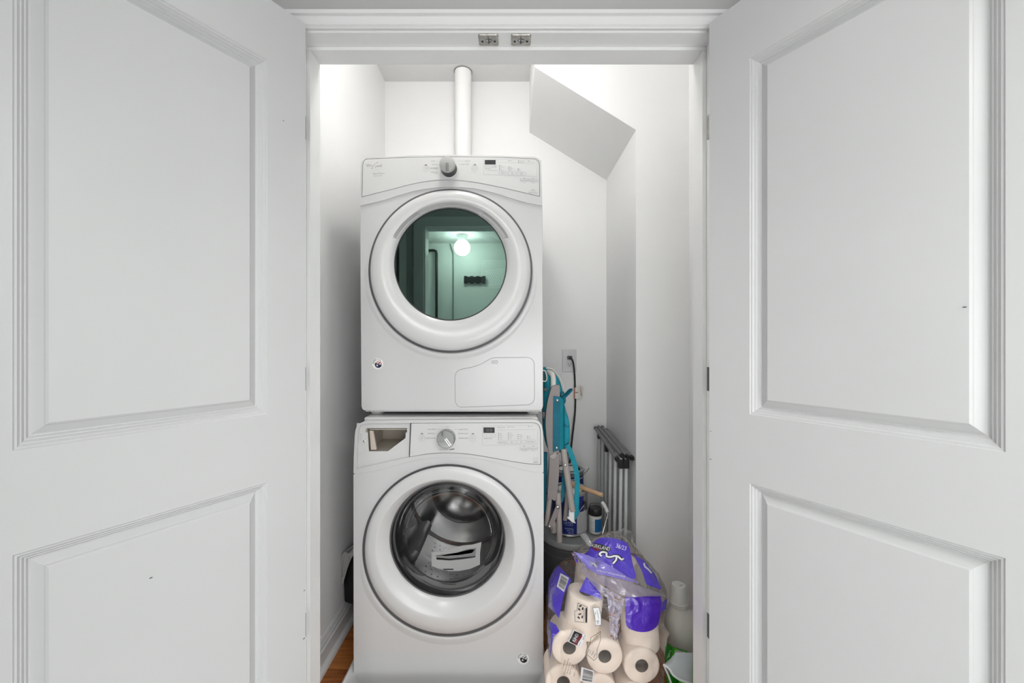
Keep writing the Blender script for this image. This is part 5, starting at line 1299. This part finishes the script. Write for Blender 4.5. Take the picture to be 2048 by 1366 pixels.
# front bag: grey flap curling over a bright green body
fb = root('refill_bag', 'bright green bag with a curled pale grey flap on the floor by the right jamb', 'bag', (0.588, 1.27, 0.0))
rg = []
for z, x0, x1, y0, y1 in ((0.002, .535, .640, 1.255, 1.315), (0.05, .533, .642, 1.250, 1.320), (0.13, .535, .638, 1.252, 1.318), (0.185, .540, .630, 1.262, 1.308), (0.205, .552, .622, 1.272, 1.300)):
    rg.append([Vector(p) for p in ((x0, (y0 + y1) / 2, z), (x0 + .012, y0 + .006, z), ((x0 + x1) / 2, y0, z), (x1 - .012, y0 + .006, z), (x1, (y0 + y1) / 2, z), (x1 - .012, y1 - .006, z), ((x0 + x1) / 2, y1, z), (x0 + .012, y1 - .006, z))])
obj('body', loft(rg, True, True), M_GREENL, fb, ang=70)
YG = 1.225
top = [(1328, 1329), (1334, 1323), (1341, 1317), (1348, 1309), (1352, 1305), (1364, 1305), (1385, 1305)]
bot = [(1328, 1331), (1334, 1333.5), (1340, 1339), (1346, 1349), (1356, 1357), (1368, 1362), (1385, 1368)]
V, Fc = [], []
NG = 8
for j in range(NG + 1):
    v = j / NG
    for a, b in zip(catmull2(top, 4), catmull2(bot, 4)):
        x = a[0] + (b[0] - a[0]) * v; y = a[1] + (b[1] - a[1]) * v
        V.append(W(x, y, YG + 0.030 * (1 - v) ** 1.5 - 0.006 * math.sin(math.pi * v)))
nn = len(catmull2(top, 4))
for j in range(NG):
    for i in range(nn - 1): Fc.append((j * nn + i, j * nn + i + 1, (j + 1) * nn + i + 1, (j + 1) * nn + i))
obj('grey_flap', (V, Fc), M_GREY, fb, ang=80, label='curled pale grey flap')
M_LIP = mat('pouch_lip', (0.62, 0.65, 0.66), 0.45)
obj('flap_lip', tube([W(x, y, YG - .001) for x, y in [(1328, 1330)] + bot[1:]], 0.0036, 8, 4), M_LIP, fb)
obj('flap_lip', tube([W(x, y, YG + .010) for x, y in [(1328, 1331), (1333, 1342), (1338, 1354), (1343, 1370), (1346, 1385)]], 0.0036, 8, 4, flat=(0.006, 0.003)), M_LIP, fb)
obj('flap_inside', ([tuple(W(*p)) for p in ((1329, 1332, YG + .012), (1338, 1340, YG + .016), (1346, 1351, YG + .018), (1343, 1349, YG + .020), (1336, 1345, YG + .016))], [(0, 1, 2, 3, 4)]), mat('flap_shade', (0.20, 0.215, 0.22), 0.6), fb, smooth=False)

# ---- black bag with a pale lining between the left wall and the washer
M_BAGB = mat('black_bag', (0.006, 0.006, 0.006), 0.6, bump=0.4, bscale=30); M_LINE = mat('pale_lining', (0.42, 0.42, 0.41), 0.8, var=0.06, scale=12, bump=0.2, bscale=60)
bb = root('tote_bag', 'black bag with a folded pale lining behind the washer by the left wall', 'bag', (-0.655, 1.86, 0.03))
rg = []
for z, x0, x1, y0, y1 in ((0.030, -.694, -.604, 1.76, 2.05), (0.105, -.698, -.602, 1.735, 2.06), (0.125, -.726, -.602, 1.722, 2.06), (0.20, -.727, -.602, 1.718, 2.06), (0.26, -.727, -.602, 1.722, 2.06), (0.315, -.715, -.605, 1.74, 2.05)):
    rg.append([Vector(p) for p in ((x0, y0 + .012, z), (x0 + .008, y0, z), ((x0 + x1) / 2, y0 - .004, z), (x1 - .01, y0, z), (x1, y0 + .03, z), (x1, y1, z), ((x0 + x1) / 2, y1 + .008, z), (x0, y1, z))])
obj('body', loft(rg, True, True), M_BAGB, bb, ang=70)
YL = 1.704
lin = [(683, 1111), (688, 1105), (693, 1111), (700, 1104), (708, 1096), (708, 1107), (702, 1118), (696, 1131), (690, 1145), (682, 1157), (681, 1175), (679, 1160), (681, 1130)]
pts = [W(x, y, YL) for x, y in lin]
obj('lining', sheet3([Vector((max(p.x, XL + 0.004), YL + (i % 3) * 0.006, p.z)) for i, p in enumerate(pts)], 0.008), M_LINE, bb, smooth=False)
obj('lining', sheet3([W(686, 1106, YL + .03), W(697, 1097, YL + .05), W(709, 1089, YL + .07), W(709, 1099, YL + .07), W(694, 1112, YL + .04)], 0.006), M_LINE, bb, smooth=False)
